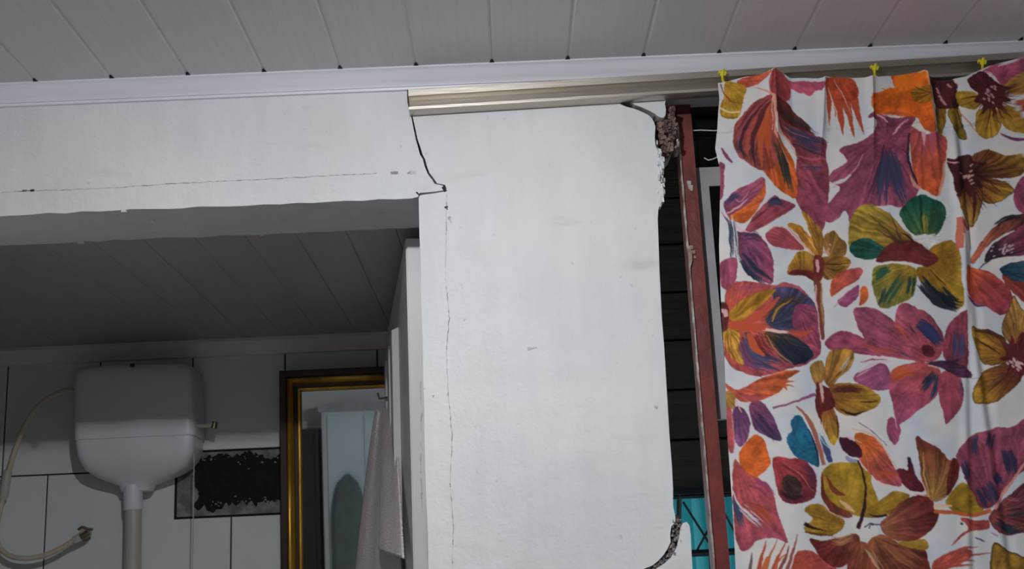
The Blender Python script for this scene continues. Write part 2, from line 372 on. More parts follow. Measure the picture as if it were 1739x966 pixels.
# place of the missing tile: mortar bed with a ragged black patch
pm = obj('mortar_bed', MB().box(pxl+.005, pxr-.004, BY+.002, BY+.008, pz0+.004, pz1-.004), M['mortar'], bw)
pm['label'] = 'grey mortar where a tile is missing'
def ragged(x0, x1, z0, z1, n, j):
    pts = []; wk = [0.0]
    for i in range(4*n): wk.append(wk[-1]*.75+random.uniform(-j,j)*.9)
    it = iter(wk)
    for i in range(n): pts.append((x0+(x1-x0)*(i+random.uniform(-.45,.45))/n, z0+next(it)))
    for i in range(n//2): pts.append((x1+next(it)*.6, z0+(z1-z0)*i/(n//2)))
    for i in range(n): pts.append((x1-(x1-x0)*(i+random.uniform(-.45,.45))/n, z1+next(it)))
    for i in range(n//2): pts.append((x0+next(it)*.6, z1-(z1-z0)*i/(n//2)))
    return pts
bp_ = obj('adhesive_patch', MB().prism_y(ragged(pxl+.052, pxr-.01, pz0+.026, pz1-.016, 64, .009), BY-.001, BY+.004), M['tar'], bw)
bp_['label'] = 'black ragged adhesive patch'
fm = MB()
for i in range(46):
    x = random.uniform(pxl+.05, pxl+.27); top = random.random() < .5
    z = (pz1-.018-abs(random.gauss(0,.012))) if top else (pz0+.024+abs(random.gauss(0,.010)))
    fm.chunk((x, BY-.001, z), random.uniform(.001,.0045), .0012, random.uniform(.001,.003))
tag(obj('paint_flake', fm, M['paintflake'], bw), 'pale flecks round the black patch', kind='stuff')

# ------------------------------------------------------------------ window with red steel frame
win = empty('window_1', (.34, 2.08, 1.40)); win['kind'] = 'structure'; win['label'] = 'red steel window half hidden by the floral curtain'
def wpart(name, mb, m, parent=win): return obj(name, local(mb, win), m, parent)
fx0 = .3335; fx1 = fx0 + .0265
wpart('frame_post', MB().box(fx0, fx1, 2.06, 2.10, 1.40, xz(1160,160,2.06)[1]), M['red'])
wpart('frame_head', MB().box(fx0-.03, 1.45, 2.075, 2.115, xz(1180,189,2.075)[1], 2.36), M['redd'])
wpart('frame_sill', MB().box(fx0, 1.45, 2.06, 2.11, 1.40, 1.43), M['red'])
wpart('frame_post', MB().box(1.42, 1.45, 2.06, 2.10, 1.40, 2.34), M['red'])
sl0 = xz(1183,300,2.085)[0]; zs = xz(1200,284,2.085)[1]; zs2 = xz(1218,712,2.085)[1]
sash = wpart('sash', MB().box(sl0, sl0+.021, 2.085, 2.10, zs2, zs).box(sl0+.021, 1.41, 2.085, 2.10, zs-.036, zs).box(1.39, 1.41, 2.085, 2.10, zs2, zs-.036), M['sash'])
wpart('pane', MB().box(sl0+.021, 1.39, 2.092, 2.095, zs2, zs-.036), M['glass'], sash)
wpart('pane', MB().box(fx1, 1.42, 2.094, 2.098, zs+.001, xz(1180,189,2.09)[1]), M['glass'])
# crumbling plaster line left along the post
mb = MB(); ppx = []
zz = np.linspace(1.5, 2.31, 60)
L_, R_ = [], []
for z in zz:
    a = random.uniform(0, .0022) if random.random() < .6 else 0.0
    L_.append((fx0-.001-a, z)); R_.append((fx0+.0006+random.uniform(0,.0009)+(.005 if 2.04 < z < 2.07 else 0), z))
mb.prism_y(L_+R_[::-1], 2.054, 2.062)
wpart('plaster_residue', mb, M['chip'])
mb = MB()
for px, py, s in [(1172,317,.005),(1170,310,.004),(1174,322,.003),(1178,428,.004),(1174,420,.005),(1180,436,.003)]:
    q = at(px, py, 2.058); mb.chunk((q.x, 2.059, q.z), s, .002, s)
tag(wpart('paint_chip', mb, M['chip']), 'bare patches on the red frame', kind='stuff')
def wire(pts, label):
    mb = MB().tube([at(x, y, Y) for x, y, Y in pts], .0011, 6); tag(obj('wire', mb, M['mould2'], None, True), label, 'wire')
wire([(1172,222,2.072),(1190,221,2.07),(1214,222,2.068),(1235,219,2.07)], 'thin white wire stretched level behind the curtain edge')
wire([(1196,268,2.07),(1203,272,2.066),(1211,270,2.064),(1224,264,2.07)], 'short sagging white wire by the curtain edge, the lower one')

# outside: dark boarding, turquoise sheet, iron grille
bd = empty('boarding', (.9, 2.5, 1.6)); tag(bd, 'dark brown boards seen through the gap beside the pier', 'boards')
zb = xz(1165,834,2.5)[1]
for i in range(12):
    z0 = zb + i*.105
    obj('plank', local(MB().box(.18, 1.9, 2.5+.004*(i%2), 2.53, z0+.003, z0+.102), bd), M['brown'], bd)
obj('sky_stop_backing', local(MB().box(.18, 1.9, 2.534, 2.55, zb, zb+1.27), bd), M['brown'], bd)  # unseen sheet added to stop sky light showing between the boards
obj('rail', local(MB().box(.18, 1.9, 2.49, 2.5, zb-.006, zb+.006), bd), M['black'], bd)
gr = empty('iron_grille', (.5, 2.7, .8)); tag(gr, 'black iron grille with crossed bars before the turquoise sheet', 'grille')
def gbar(a, b, r=.005):
    obj('bar', local(MB().tube([at(a[0], a[1], 2.7), at(b[0], b[1], 2.7)], r, 6), gr), M['black'], gr)
gbar((1090,846),(1400,832), .006); gbar((1090,943),(1400,930), .0085); gbar((1160,852),(1206,925), .0028); gbar((1212,882),(1184,934), .0028)
gbar((1204,800),(1212,1100), .006); gbar((1230,870),(1262,930), .0028); gbar((1206,925),(1290,1050), .0028); gbar((1154,800),(1150,1100), .006)
mb = MB(); n = 120; front = []; 
for i in range(n+1):
    x = .1 + 1.8*i/n; front.append((x, 3.02 + .008*math.sin(i*1.57)))
v = [(x, y, z) for z in (.5, 1.78) for x, y in front]+[(x, y+.003, z) for z in (.5, 1.78) for x, y in front]; m_ = n+1
f = [(i, i+1, m_+i+1, m_+i) for i in range(n)]+[(2*m_+i+1, 2*m_+i, 3*m_+i, 3*m_+i+1) for i in range(n)]
f += [(m_+i, m_+i+1, 3*m_+i+1, 3*m_+i) for i in range(n)]+[(i+1, i, 2*m_+i, 2*m_+i+1) for i in range(n)]
tag(obj('corrugated_sheet', mb.add(v, f), M['turq'], None, True), 'turquoise corrugated sheet outside behind the iron grille', 'sheet')
struct('ground', MB().box(-.06, 4, WB, 6, -.1, 0), M['floor'])

# ------------------------------------------------------------------ curtain rail
rl = empty('curtain_rail', (-.15, 1.98, 2.33)); tag(rl, 'brushed aluminium curtain rail under the white crown moulding', 'curtain rail')
h0 = xz(694,188,1.975)[1]; h1 = h0 + .0385
tilt = .021; LEN = 2.0
def rail_piece(prof):                      # profile y,z (z from rail bottom), along x with a slight rise
    n = len(prof); x0 = xz(694,170,1.975)[0]
    v = [(x0, y, h0+z) for y, z in prof]+[(x0+LEN, y, h0+z+LEN*tilt) for y, z in prof]
    return MB().add(v, [tuple(range(n)), tuple(range(2*n-1,n-1,-1))]+[(i+n,(i+1)%n+n,(i+1)%n,i) for i in range(n)])
obj('channel', local(rail_piece([(1.9995,.0385),(1.972,.0385),(1.970,.037),(1.970,.0255),(1.973,.0245),(1.986,.0235),(1.9835,.0095),(1.974,.0078),(1.9725,.0065),(1.9725,.0012),(1.975,0),(1.9995,.0)]), rl), M['alu'], rl, True)
x0 = xz(694,170,1.975)[0]
obj('end_cap', local(MB().box(x0-.0022, x0, 1.971, 1.9995, h0+.016, h0+.038), rl), M['redd'], rl)

# ------------------------------------------------------------------ ceiling lamp (outside the frame)
lp = empty('ceiling_lamp', LAMP); tag(lp, 'small round flush lamp on the plank ceiling', 'lamp')
mb = MB()
def ring(c, r, n=20): return [(c.x+r*math.cos(2*math.pi*k/n), c.y+r*math.sin(2*math.pi*k/n), c.z) for k in range(n)]
obj('socket', local(MB().loft([ring(Vector((LAMP.x,LAMP.y,z)), r, 32) for z, r in ((ZC,.07),(ZC-.006,.07),(ZC-.009,.06))]), lp), M['socket'], lp, True)
mg = bpy.data.materials.new('lit_diffuser'); mg.use_nodes = True
b_ = mg.node_tree.nodes['Principled BSDF']; b_.inputs['Emission Color'].default_value = (.97,.985,1,1); b_.inputs['Emission Strength'].default_value = 880
obj('diffuser', local(MB().loft([ring(Vector((LAMP.x,LAMP.y,z)), r, 32) for z, r in ((ZC-.009,.031),(ZC-.012,.031),(ZC-.0125,.030))]), lp), mg, lp, True)
ld = bpy.data.lights.new('lamp_light', 'POINT'); ld.energy = LAMP_W; ld.shadow_soft_size = .008; ld.color = (.965,.98,1)
lo = bpy.data.objects.new('lamp_light', ld); COL.objects.link(lo); lo.parent = lp; lo.location = (0,0,-.012)

#@@OBJECTS@@
# ------------------------------------------------------------------ cistern with its pipe, cord, hose and valve
CY = 3.065                                  # front of the cistern
cs = empty('toilet_cistern', (xz(225,700,CY)[0], BY, xz(225,832,CY)[1])); tag(cs, 'white plastic high-level toilet cistern on the tiled bathroom wall', 'cistern')
def sect(pxl_, pxr_, py, yf, yb, n, m=40):
    xa, z = xz(pxl_, py, yf); xb, _ = xz(pxr_, py, yf); cx, hx = (xa+xb)/2, (xb-xa)/2; cy, hy = (yf+yb)/2, (yb-yf)/2
    z = xz((pxl_+pxr_)/2, py, yf)[1]; out = []
    for k in range(m):
        a = 2*math.pi*k/m; c, s_ = math.cos(a), math.sin(a)
        out.append((cx+hx*math.copysign(abs(c)**(2/n), c), cy+hy*math.copysign(abs(s_)**(2/n), s_), z))
    return out
obj('tank', local(MB().loft([sect(124,327,741,CY+.002,3.197,9), sect(125,327,752,CY+.002,3.197,9), sect(127,326,768,CY+.004,3.197,8), sect(132,322,780,CY+.010,3.197,7), sect(139,315,793,CY+.020,3.196,5.5), sect(158,296,806,CY+.034,3.195,4.5), sect(181,272,816,CY+.048,3.192,3.5), sect(197,257,822,CY+.054,3.19,3), sect(201,253,833,CY+.06,3.185,2.4)]), cs), M['plastic'], cs, True)
obj('lid', local(MB().loft([sect(136,312,619,CY+.018,3.19,6), sect(128,321,623,CY+.008,3.196,7), sect(124,325,632,CY+.003,3.198,8), sect(122.5,326.5,650,CY,3.198,9), sect(122.5,328,700,CY-.001,3.198,9), sect(122.5,329,738,CY-.002,3.198,9), sect(123,329,742,CY-.001,3.198,9)]), cs), M['plastic'], cs, True)
ar = MB().tube([at(329,722,3.11), at(345,723,3.105), at(358,722,3.10), at(364,719,3.10)], [.006,.006,.0055,.006], 8)
lever = obj('lever', local(ar, cs), M['plasticp'], cs, True)
obj('lever_knob', local(MB().tube([at(363,727,3.10), at(365,716,3.10)], [.0085,.007], 10), cs), M['brass'], lever, True)
obj('lid_clip', local(MB().tube([at(222,620,3.07), at(228,620,3.07)], .005, 8), cs), M['wood'], cs)
tag(obj('pull_cord', MB().tube([at(329.5,724,3.1), at(329.5,780,3.1), at(328.5,870,3.1), at(327,960,3.1), at(326,1060,3.1)], .0013, 6), M['hose'], None, True), 'thin flush pull cord hanging in front of the black patch', 'cord')
PYc = 3.14
pipe = empty('flush_pipe', at(227,850,PYc)); tag(pipe, 'white flush pipe dropping from the cistern', 'pipe')
obj('coupling', local(MB().tube([at(226,824,PYc), at(226.5,862,PYc), at(226.5,866,PYc)], [.0238,.0238,.0225], 24), pipe), M['plastic'], pipe, True)
q0, q1 = at(227,850,PYc), at(225.5,966,PYc)
obj('tube', local(MB().tube([q0, q1, Vector((q1.x, q1.y, .4))], .0208, 24), pipe), M['plasticp'], pipe, True)
def smooth_path(pts, n=8):
    P = [Vector(p) for p in pts]; P = [P[0]*2-P[1]]+P+[P[-1]*2-P[-2]]; out = []
    for i in range(1, len(P)-2):
        for k in range(n):
            t = k/n; a, b, c, d = P[i-1:i+3]
            out.append(.5*((2*b)+(c-a)*t+(2*a-5*b+4*c-d)*t*t+(3*b-a-3*c+d)*t**3))
    return out+[P[-2]]
hs = empty('water_hose', at(10,820,3.15)); tag(hs, 'cream flexible hose looping from the cistern to the wall tap', 'hose')
obj('upper_hose', local(MB().tube(smooth_path([at(*p) for p in [(124,660,3.12),(100,667,3.12),(72,683,3.125),(48,712,3.13),(30,752,3.14),(18,790,3.145),(12,806,3.15)]]), .0068, 10), hs), M['hose'], hs, True)
obj('connector', local(MB().tube([at(14,798,3.148), at(12,806,3.15), at(7,840,3.15), at(4,848,3.15)], [.009,.0115,.0115,.009], 12), hs), M['plasticp'], hs, True)
obj('lower_hose', local(MB().tube(smooth_path([at(*p) for p in [(6,842,3.15),(-1,870,3.15),(-6,905,3.15),(0,930,3.15),(18,944,3.148),(45,948,3.145),(75,943,3.145),(103,931,3.148),(128,916,3.15)]]), .0068, 10), hs), M['hose'], hs, True)
vl = empty('wall_tap', at(145,908,BY)); tag(vl, 'small worn brass tap on the tiles at the hose end', 'tap')
c0 = at(143,909,3.15); body = obj('body', local(MB().tube([at(145,908,BY), c0], [.011,.010], 12), vl), M['brass'], vl, True)
obj('nut', local(MB().tube([at(126,917,3.15), at(137,911,3.15)], .0115, 6), vl), M['plasticp'], vl)
obj('spout', local(MB().tube([at(136,912,3.15), c0, at(151,903,3.15)], .008, 10), vl), M['brass'], vl, True)
obj('handle', local(MB().tube(smooth_path([at(133,899,3.14), at(140,895,3.138), at(149,898,3.138), at(158,899,3.14)], 4), .0036, 8), vl), M['brass'], vl, True)
obj('flange', local(MB().tube([at(145,908,BY), at(145,908,BY-.005)], .017, 16), vl), M['brass'], vl)

# ------------------------------------------------------------------ gilt framed mirror
mh = .86; TILT = .061
mxl = xz(475,640,3.13)[0]; mxr = -.215; mw = mxr-mxl; mzt = xz(480,629,3.125)[1]
mr = empty('wall_mirror', ((mxl+mxr)/2, 3.193, mzt-mh*math.cos(TILT))); mr.rotation_euler.x = TILT
tag(mr, 'mirror in a gilt and dark brown frame, behind the towel', 'mirror')
def mitred(prof, side):
    cor = [(-mw/2, 0, 1, 1), (mw/2, 0, -1, 1), (mw/2, mh, -1, -1), (-mw/2, mh, 1, -1)]
    a, b = cor[side], cor[(side+1) % 4]
    ra = [(a[0]+a[2]*d, y, a[1]+a[3]*d) for d, y in prof]; rb = [(b[0]+b[2]*d, y, b[1]+b[3]*d) for d, y in prof]
    return MB().loft([ra, rb])
for s in range(4):
    fr = obj('frame_rail', mitred([(0,0),(0,-.018),(.003,-.021),(.016,-.021),(.020,-.018),(.056,-.006),(.056,0)], s), M['wood'], mr)
    obj('gilt_moulding', mitred([(.019,-.010),(.020,-.021),(.023,-.026),(.028,-.0275),(.033,-.025),(.037,-.018),(.038,-.010)], s), M['gold'], fr, 'all')
    obj('gilt_bead', mitred([(.045,-.005),(.045,-.011),(.048,-.0135),(.052,-.0125),(.055,-.008),(.055,-.005)], s), M['gold'], fr)
obj('glass', MB().box(-mw/2+.05, mw/2-.05, -.006, -.002, .05, mh-.05), M['mirror'], mr)

# ------------------------------------------------------------------ bathroom door, swung open
dN = Vector((-.1745, 2.185, 0)); dF = Vector((-.303, 3.085, 0)); dd = (dF-dN).normalized(); dn = Vector((-dd.y, dd.x, 0)); DL = (dF-dN).length
ztopd = 2.150
dr = empty('door_1', (dN.x, dN.y, 0)); dr['kind'] = 'structure'; dr['label'] = 'white panelled bathroom door standing open'
def dbox(mb, u0, u1, o0, o1, z0, z1, ch=0):
    P = lambda u, o_, z: dN+dd*u+dn*o_+Vector((0,0,z))
    v = [P(u0,o0,z0),P(u1,o0,z0),P(u1,o1,z0),P(u0,o1,z0),P(u0,o0,z1),P(u1,o0,z1),P(u1,o1,z1),P(u0,o1,z1)]
    if ch:
        v[2] = P(u1-ch,o1,z0+ch); v[3] = P(u0+ch,o1,z0+ch); v[6] = P(u1-ch,o1,z1-ch); v[7] = P(u0+ch,o1,z1-ch)
    return mb.add(v, [(0,3,2,1),(4,5,6,7),(0,1,5,4),(1,2,6,5),(2,3,7,6),(3,0,4,7)])
obj('slab', local(dbox(MB(), 0, DL, -.036, 0, .01, ztopd), dr), M['door'], dr)
def door_u(px):
    q = at(px, 700, 1.0); sl = q.x/q.y; k = dd.x/dd.y
    return ((dN.x-k*dN.y)/(sl-k)-dN.y)/dd.y
for u0, u1 in ((door_u(679.5),door_u(675)),(door_u(672.5),door_u(669)),(door_u(666),door_u(663.5))):
    obj('raised_panel', local(dbox(MB(), u0, u1, 0, .014, .12, ztopd-.10, .005), dr), M['door'], dr)
obj('hinge_edge', local(dbox(MB(), -.006, 0, -.034, -.002, .01, ztopd-.002), dr), M['door'], dr)

# towel on the door
tw = empty('towel', (-.31, 2.8, 1.3)); tag(tw, 'pale pink towel hanging on the open door before the mirror', 'towel')
def cloth(name, top, bot, ytop, ybot, yt, yb, waves, amp):
    mb = MB(); nu, nv = 48, 48; V = []
    for j in range(nv+1):
        t = j/nv
        for i in range(nu+1):
            s = i/nu; e = t**.85
            px = top[0]+(top[1]-top[0])*s; px += ((bot[0]+(bot[1]-bot[0])*s)-px)*e
            py = yt+(yb-yt)*t+6*math.sin(3*s+.4)*(1-t)+(14*(s-.5))*t
            Y = ytop[0]+(ytop[1]-ytop[0])*s; Y += ((ybot[0]+(ybot[1]-ybot[0])*s)-Y)*e
            Y -= amp*math.sin(math.pi*s)**.8*(math.sin(waves*math.pi*s+.8*t)+1)*(.35+.65*t)
            V.append(at(px, py, Y))
    F = [(j*(nu+1)+i, j*(nu+1)+i+1, (j+1)*(nu+1)+i+1, (j+1)*(nu+1)+i) for j in range(nv) for i in range(nu)]
    o = obj(name, local(mb.add(V, F), tw), M['towel'], tw, 'all')
    md = o.modifiers.new('thickness', 'SOLIDIFY'); md.thickness = .004
    return o
cloth('back_fall', (638,661), (590,686), (2.9,2.84), (2.80,2.24), 690, 1090, 4.3, .022)
cloth('front_fall', (650,667), (643,683.5), (2.84,2.70), (2.52,2.20), 688, 941, 2.2, .012)
zt = xz(655,690,2.9)[1]
obj('hook', local(MB().tube([dN+dd*.655+Vector((0,0,zt+.012)), dN+dd*.655+dn*.03+Vector((0,0,zt+.008)), dN+dd*.655+dn*.034+Vector((0,0,zt+.022))], .003, 6), tw), M['brass'], tw)

# ------------------------------------------------------------------ main room furniture met in the mirror
cp = empty('cupboard', (-.93, -1.7, 0)); tag(cp, 'pale blue tall cupboard reflected in the mirror', 'cupboard')
obj('carcass', local(MB().box(-1.19, -.40, YB+.002, -1.55, .02, 2.10), cp), M['cupboard'], cp)
obj('cornice', local(MB().box(-1.21, -.38, YB+.002, -1.53, 2.10, 2.16), cp), M['sash'], cp)
for a, b in ((-1.155,-.925),(-.915,-.43)):
    obj('door', local(MB().box(a, b, -1.55, -1.538, .1, 2.07), cp), M['cupboard'], cp)
obj('stile', local(MB().box(-1.19, -1.16, -1.55, -1.535, .02, 2.10), cp), M['door'], cp)
wd = empty('wardrobe', (-1.6, -1.7, 0)); tag(wd, 'dark wardrobe beside the pale cupboard, reflected in the mirror', 'wardrobe')
obj('carcass', local(MB().box(-1.89, -1.22, YB+.002, -1.58, .02, 2.0), wd), M['darkwood'], wd)
for z0, z1 in ((.1,.75),(.78,1.5),(1.53,1.96)):
    obj('panel', local(MB().box(-1.86, -1.25, -1.58, -1.565, z0, z1), wd), M['darkwood'], wd)
gm = MB(); R_ = []  # solid oval form added in place of a head's shadow on the cupboard
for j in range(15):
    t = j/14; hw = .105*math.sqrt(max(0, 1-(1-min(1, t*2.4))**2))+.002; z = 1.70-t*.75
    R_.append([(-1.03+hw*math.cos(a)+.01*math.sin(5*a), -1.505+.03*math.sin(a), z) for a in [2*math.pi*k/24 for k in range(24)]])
tag(obj('head_shadow_form', gm.loft(R_), M['coat'], None, True), 'grey green oval form standing in for a head shadow on the pale cupboard, reflected in the mirror', 'head_shadow_form')

# ------------------------------------------------------------------ yellow hooks
hook0 = None
for px, py, lab in ((1227,126,'yellow curtain hook at the left end of the curtain'), (1485,117,'yellow curtain hook near the middle of the curtain, above the orange bloom'), (1668,107,'yellow curtain hook nearest the right edge, above the maroon flower')):
    q = at(px, py, 1.962)
    if hook0 is None:
        mb = MB().tube(smooth_path([(.003,.008,.006),(.003,.0,.0085),(.001,-.004,.004),(-.001,-.003,-.004),(0,.002,-.010),(.002,.004,-.014)], 4), .0024, 8)
        mb.box(-.005,.005,-.0045,-.0015,-.004,.004); mb.box(-.0065,-.004,-.004,.004,.001,.006); mb.box(.004,.0065,-.004,.004,-.001,.004)
        hook0 = obj('curtain_hook', mb, M['yellow']); o = hook0
    else: o = hook0.copy(); COL.objects.link(o)
    o.location = q; tag(o, lab, 'hook', 'yellow curtain hooks')

# ------------------------------------------------------------------ the floral print, painted in print units (1 unit is about a millimetre)
SS = 2; CX0, CY0, CW, CH = 1196, 86, 572, 900
HH, WW = CH*SS, CW*SS
rng = np.random.default_rng(11)
cv = np.zeros((HH, WW, 3), np.float32)
def vnoise(h, w_, cell):
    gh, gw = int(h/cell)+3, int(w_/cell)+3
    g_ = rng.random((gh, gw)).astype(np.float32); y = np.arange(h)/cell; x = np.arange(w_)/cell
    yi, xi = y.astype(int), x.astype(int); fy, fx = (y-yi)[:,None], (x-xi)[None,:]
    fy = fy*fy*(3-2*fy); fx = fx*fx*(3-2*fx)
    return (g_[yi][:,xi]*(1-fy)*(1-fx)+g_[yi+1][:,xi]*fy*(1-fx)+g_[yi][:,xi+1]*(1-fy)*fx+g_[yi+1][:,xi+1]*fy*fx)
nb = vnoise(HH, WW, 90); nb2 = vnoise(HH, WW, 30); nb3 = vnoise(HH, WW, 9)
cv[:] = np.array([206,206,208], np.float32)
cv += (nb[...,None]-.5)*np.array([-26,-12,4], np.float32) + (nb2[...,None]-.5)*8
CROP = dict(A=(1210,90), B=(1469,90), C=(1210,310), D=(1469,310), E=(1210,520), F=(1469,520), G=(1210,724), H=(1469,724))
def tr(crop, pts):
    p = np.array(pts, float)
    if crop == 'P': return (p-np.array([CX0, CY0]))*SS
    o_ = CROP[crop]; return ((p/3.993+np.array(o_))-np.array([CX0, CY0]))*SS
def cr(p, closed=True, n=6):
    N = len(p); out = []
    rngi = range(N) if closed else range(N-1)
    for i in rngi:
        g_ = (lambda k: p[k % N]) if closed else (lambda k: p[min(max(k,0),N-1)])
        a, b, c, d = g_(i-1), g_(i), g_(i+1), g_(i+2)
        for k in range(n):
            t = k/n; out.append(.5*((2*b)+(c-a)*t+(2*a-5*b+4*c-d)*t*t+(3*b-a-3*c+d)*t**3))
    if not closed: out.append(p[-1])
    return np.array(out)
def pmask(poly):
    x0, y0 = np.floor(poly.min(0)).astype(int)-1; x1, y1 = np.ceil(poly.max(0)).astype(int)+2
    x0, y0 = max(x0,0), max(y0,0); x1, y1 = min(x1,WW), min(y1,HH)
    if x1 <= x0 or y1 <= y0: return None
    m = np.zeros((y1-y0, x1-x0), bool); a = poly; b = np.roll(poly, -1, 0); xs = np.arange(x0, x1)+.5
    for r in range(y0, y1):
        yy = r+.5; h = (a[:,1] > yy) != (b[:,1] > yy)
        if not h.any(): continue
        xc = np.sort(a[h,0]+(yy-a[h,1])*(b[h,0]-a[h,0])/(b[h,1]-a[h,1]))
        m[r-y0] = (np.searchsorted(xc, xs) % 2) == 1
    return m, x0, y0, x1, y1
def P(crop, pts, col, base=None, col2=None, streak=.16, edge=None, ew=3, sharp=False, freq=26, alpha=.97):
    p = tr(crop, pts); poly = p if sharp else cr(p)
    poly = poly + rng.normal(0, .5, poly.shape)
    r = pmask(poly)
    if r is None: return
    m, x0, y0, x1, y1 = r; cen = p.mean(0)
    bs = tr(crop, [base])[0] if base is not None else p[0]
    yy, xx = np.mgrid[y0:y1, x0:x1]; dx, dy = xx-bs[0], yy-bs[1]; rr = np.hypot(dx, dy); ang = np.arctan2(dy, dx)
    rmax = max(np.hypot(*(poly-bs).T)); t = np.clip(rr/rmax, 0, 1)[...,None]
    c1 = np.array(col, np.float32); c2 = np.array(col2 if col2 is not None else col, np.float32)
    tw_ = np.clip(t*1.25-.1, 0, 1); cc = c1*(1-tw_)+c2*tw_
    tb = rng.random(600).astype(np.float32); q = (ang+math.pi)*freq+rr*.012+nb2[y0:y1,x0:x1]*1.5; qi = q.astype(int); fq = q-qi
    st = tb[qi % 600]*(1-fq)+tb[(qi+1) % 600]*fq
    cc = cc*(1+(st[...,None]-.55)*1.35*streak)*(1+(nb2[y0:y1,x0:x1,None]-.5)*.26+(nb3[y0:y1,x0:x1,None]-.5)*.16)
    if edge is not None:
        e_ = np.ones_like(m, float); k = ew*SS
        sm = m.astype(np.float32)
        for ax in (0,1):
            cs_ = np.cumsum(np.pad(sm, [(k+1,k) if a_ == ax else (0,0) for a_ in (0,1)], mode='edge'), axis=ax)
            sm = (np.take(cs_, range(2*k+1, cs_.shape[ax]), ax)-np.take(cs_, range(0, cs_.shape[ax]-2*k-1), ax))/(2*k+1)
        ee = np.clip((.93-sm)/.38, 0, 1)[...,None]*.8; cc = cc*(1-ee)+np.array(edge, np.float32)*ee
    reg = cv[y0:y1, x0:x1]; reg[m] = reg[m]*(1-alpha)+cc[m]*alpha
def S(crop, pts, w0, w1, col, wm=None, alpha=.95):
    p = cr(tr(crop, pts), False, 6) if len(pts) > 2 else tr(crop, pts)
    k = SS if crop == 'P' else SS/3.993; n = len(p); u = np.linspace(0, 1, n)
    wd_ = (np.interp(u, [0,.5,1], [w0, wm, w1]) if wm is not None else w0+(w1-w0)*u)*k/2
    d_ = np.gradient(p, axis=0); d_ /= np.maximum(np.hypot(*d_.T)[:,None], 1e-6); nn = np.stack([-d_[:,1], d_[:,0]], 1)
    poly = np.vstack([p+nn*wd_[:,None], (p-nn*wd_[:,None])[::-1]]); r = pmask(poly)
    if r is None: return
    m, x0, y0, x1, y1 = r; reg = cv[y0:y1, x0:x1]; reg[m] = reg[m]*(1-alpha)+np.array(col, np.float32)*alpha
def BR(crop, pts, w_, col, n=9, alpha=.55, wl=None):      # dry brush bundle
    p = np.array(pts, float); d_ = p[-1]-p[0]; d_ /= np.hypot(*d_); nv = np.array([-d_[1], d_[0]])
    for i in range(n):
        o_ = nv*(rng.uniform(-.5,.5)*w_); a = rng.uniform(-.08,.18)*(p[-1]-p[0]); q = p+o_
        q[0] = q[0]+a*.6; q[-1] = q[-1]-rng.uniform(-.06,.25)*(p[-1]-p[0])
        lw = (wl or w_/4)*rng.uniform(.5,1.4); S(crop, q, lw*.3, lw*.1, np.array(col)*rng.uniform(.85,1.12), lw, alpha)
MAU=(166,82,108); MAD=(128,60,88); SLA=(72,74,108); ORA=(226,104,30); RED=(196,80,58); MUS=(172,128,40); MAR=(116,46,46); GRN=(38,96,78); TEA=(34,106,142); PNK=(222,170,168); WHT=(208,206,206); DK=(70,44,48); PEA=(222,150,128)
# --- top left: big striped leaf
P('A', [(170,190),(280,150),(390,135),(320,200),(250,225),(180,245)], (202,88,66))
P('A', [(90,200),(170,205),(230,240),(205,330),(190,400),(160,445),(90,440),(50,410),(60,340),(80,300)], (202,150,42), (100,200), (184,140,40))
S('A', [(90,300),(130,335),(205,345)], 10, 4, (150,95,35)); S('A', [(50,370),(110,398),(185,402)], 12, 10, (225,205,170)); S('A', [(60,210),(80,280),(130,330)], 8, 4, (150,60,45)); S('A', [(55,420),(110,436),(170,440)], 8, 8, (140,115,35))
P('A', [(500,180),(560,190),(740,205),(738,255),(690,265),(660,298),(620,275),(590,270),(560,250),(525,230)], (184,82,104))
P('A', [(410,310),(500,330),(560,400),(640,490),(700,560),(775,605),(770,690),(790,780),(795,960),(770,1130),(750,1200),(720,1240),(650,1120),(560,980),(570,800),(560,640),(480,560),(430,450)], (150,66,66), (420,320), (168,78,104), streak=.2)
P('A', [(420,320),(500,335),(570,410),(660,510),(620,520),(520,480),(450,440)], (118,58,48), (420,320), streak=.3)
BR('A', [(440,400),(560,470),(700,560)], 60, (84,56,58), 12); BR('A', [(480,500),(640,570),(775,620)], 56, SLA, 12, .7); BR('A', [(560,600),(680,650),(770,690)], 46, (76,66,98), 10, .7); BR('A', [(600,780),(700,780),(775,770)], 26, SLA, 6, .7); S('A', [(470,500),(560,540),(660,575)], 4, 3, PEA); S('A', [(580,690),(680,715),(770,715)], 4, 12, (190,90,110), 20); S('A', [(600,830),(680,900),(740,1000)], 3, 6, (140,66,92), 16)
P('A', [(400,470),(440,560),(500,640),(560,760),(575,900),(560,985),(490,950),(420,900),(360,820),(340,780),(370,600)], (204,92,44), (410,470), (214,98,40), streak=.22)
P('A', [(385,290),(300,320),(220,400),(150,490),(138,600),(168,690),(230,742),(290,785),(350,792),(420,770),(450,700),(430,560),(410,430),(400,330)], (162,72,68), (390,290), (170,80,78), streak=.14)
for a_, c_, wd_ in (([(375,305),(255,430),(175,560),(195,690)], (172,84,100), 44), ([(380,310),(265,440),(195,580),(212,715)], (92,46,54), 26), ([(386,320),(300,450),(235,600),(255,740)], (190,88,80), 30), ([(390,335),(320,470),(268,610),(288,778)], (98,48,50), 34), ([(394,350),(352,480),(325,610),(335,780)], (206,96,48), 56), ([(396,400),(380,520),(372,640),(375,770)], (196,86,46), 44), ([(300,340),(230,430),(170,520)], (120,54,62), 24), ([(380,340),(330,410),(290,500)], (118,48,52), 24)):
    S('A', a_, 4, 8, c_, wd_, .85)
BR('A', [(180,580),(180,640),(215,710)], 50, (70,66,80), 7, .6); BR('A', [(285,600),(270,680),(285,770)], 44, (74,52,58), 7, .6)
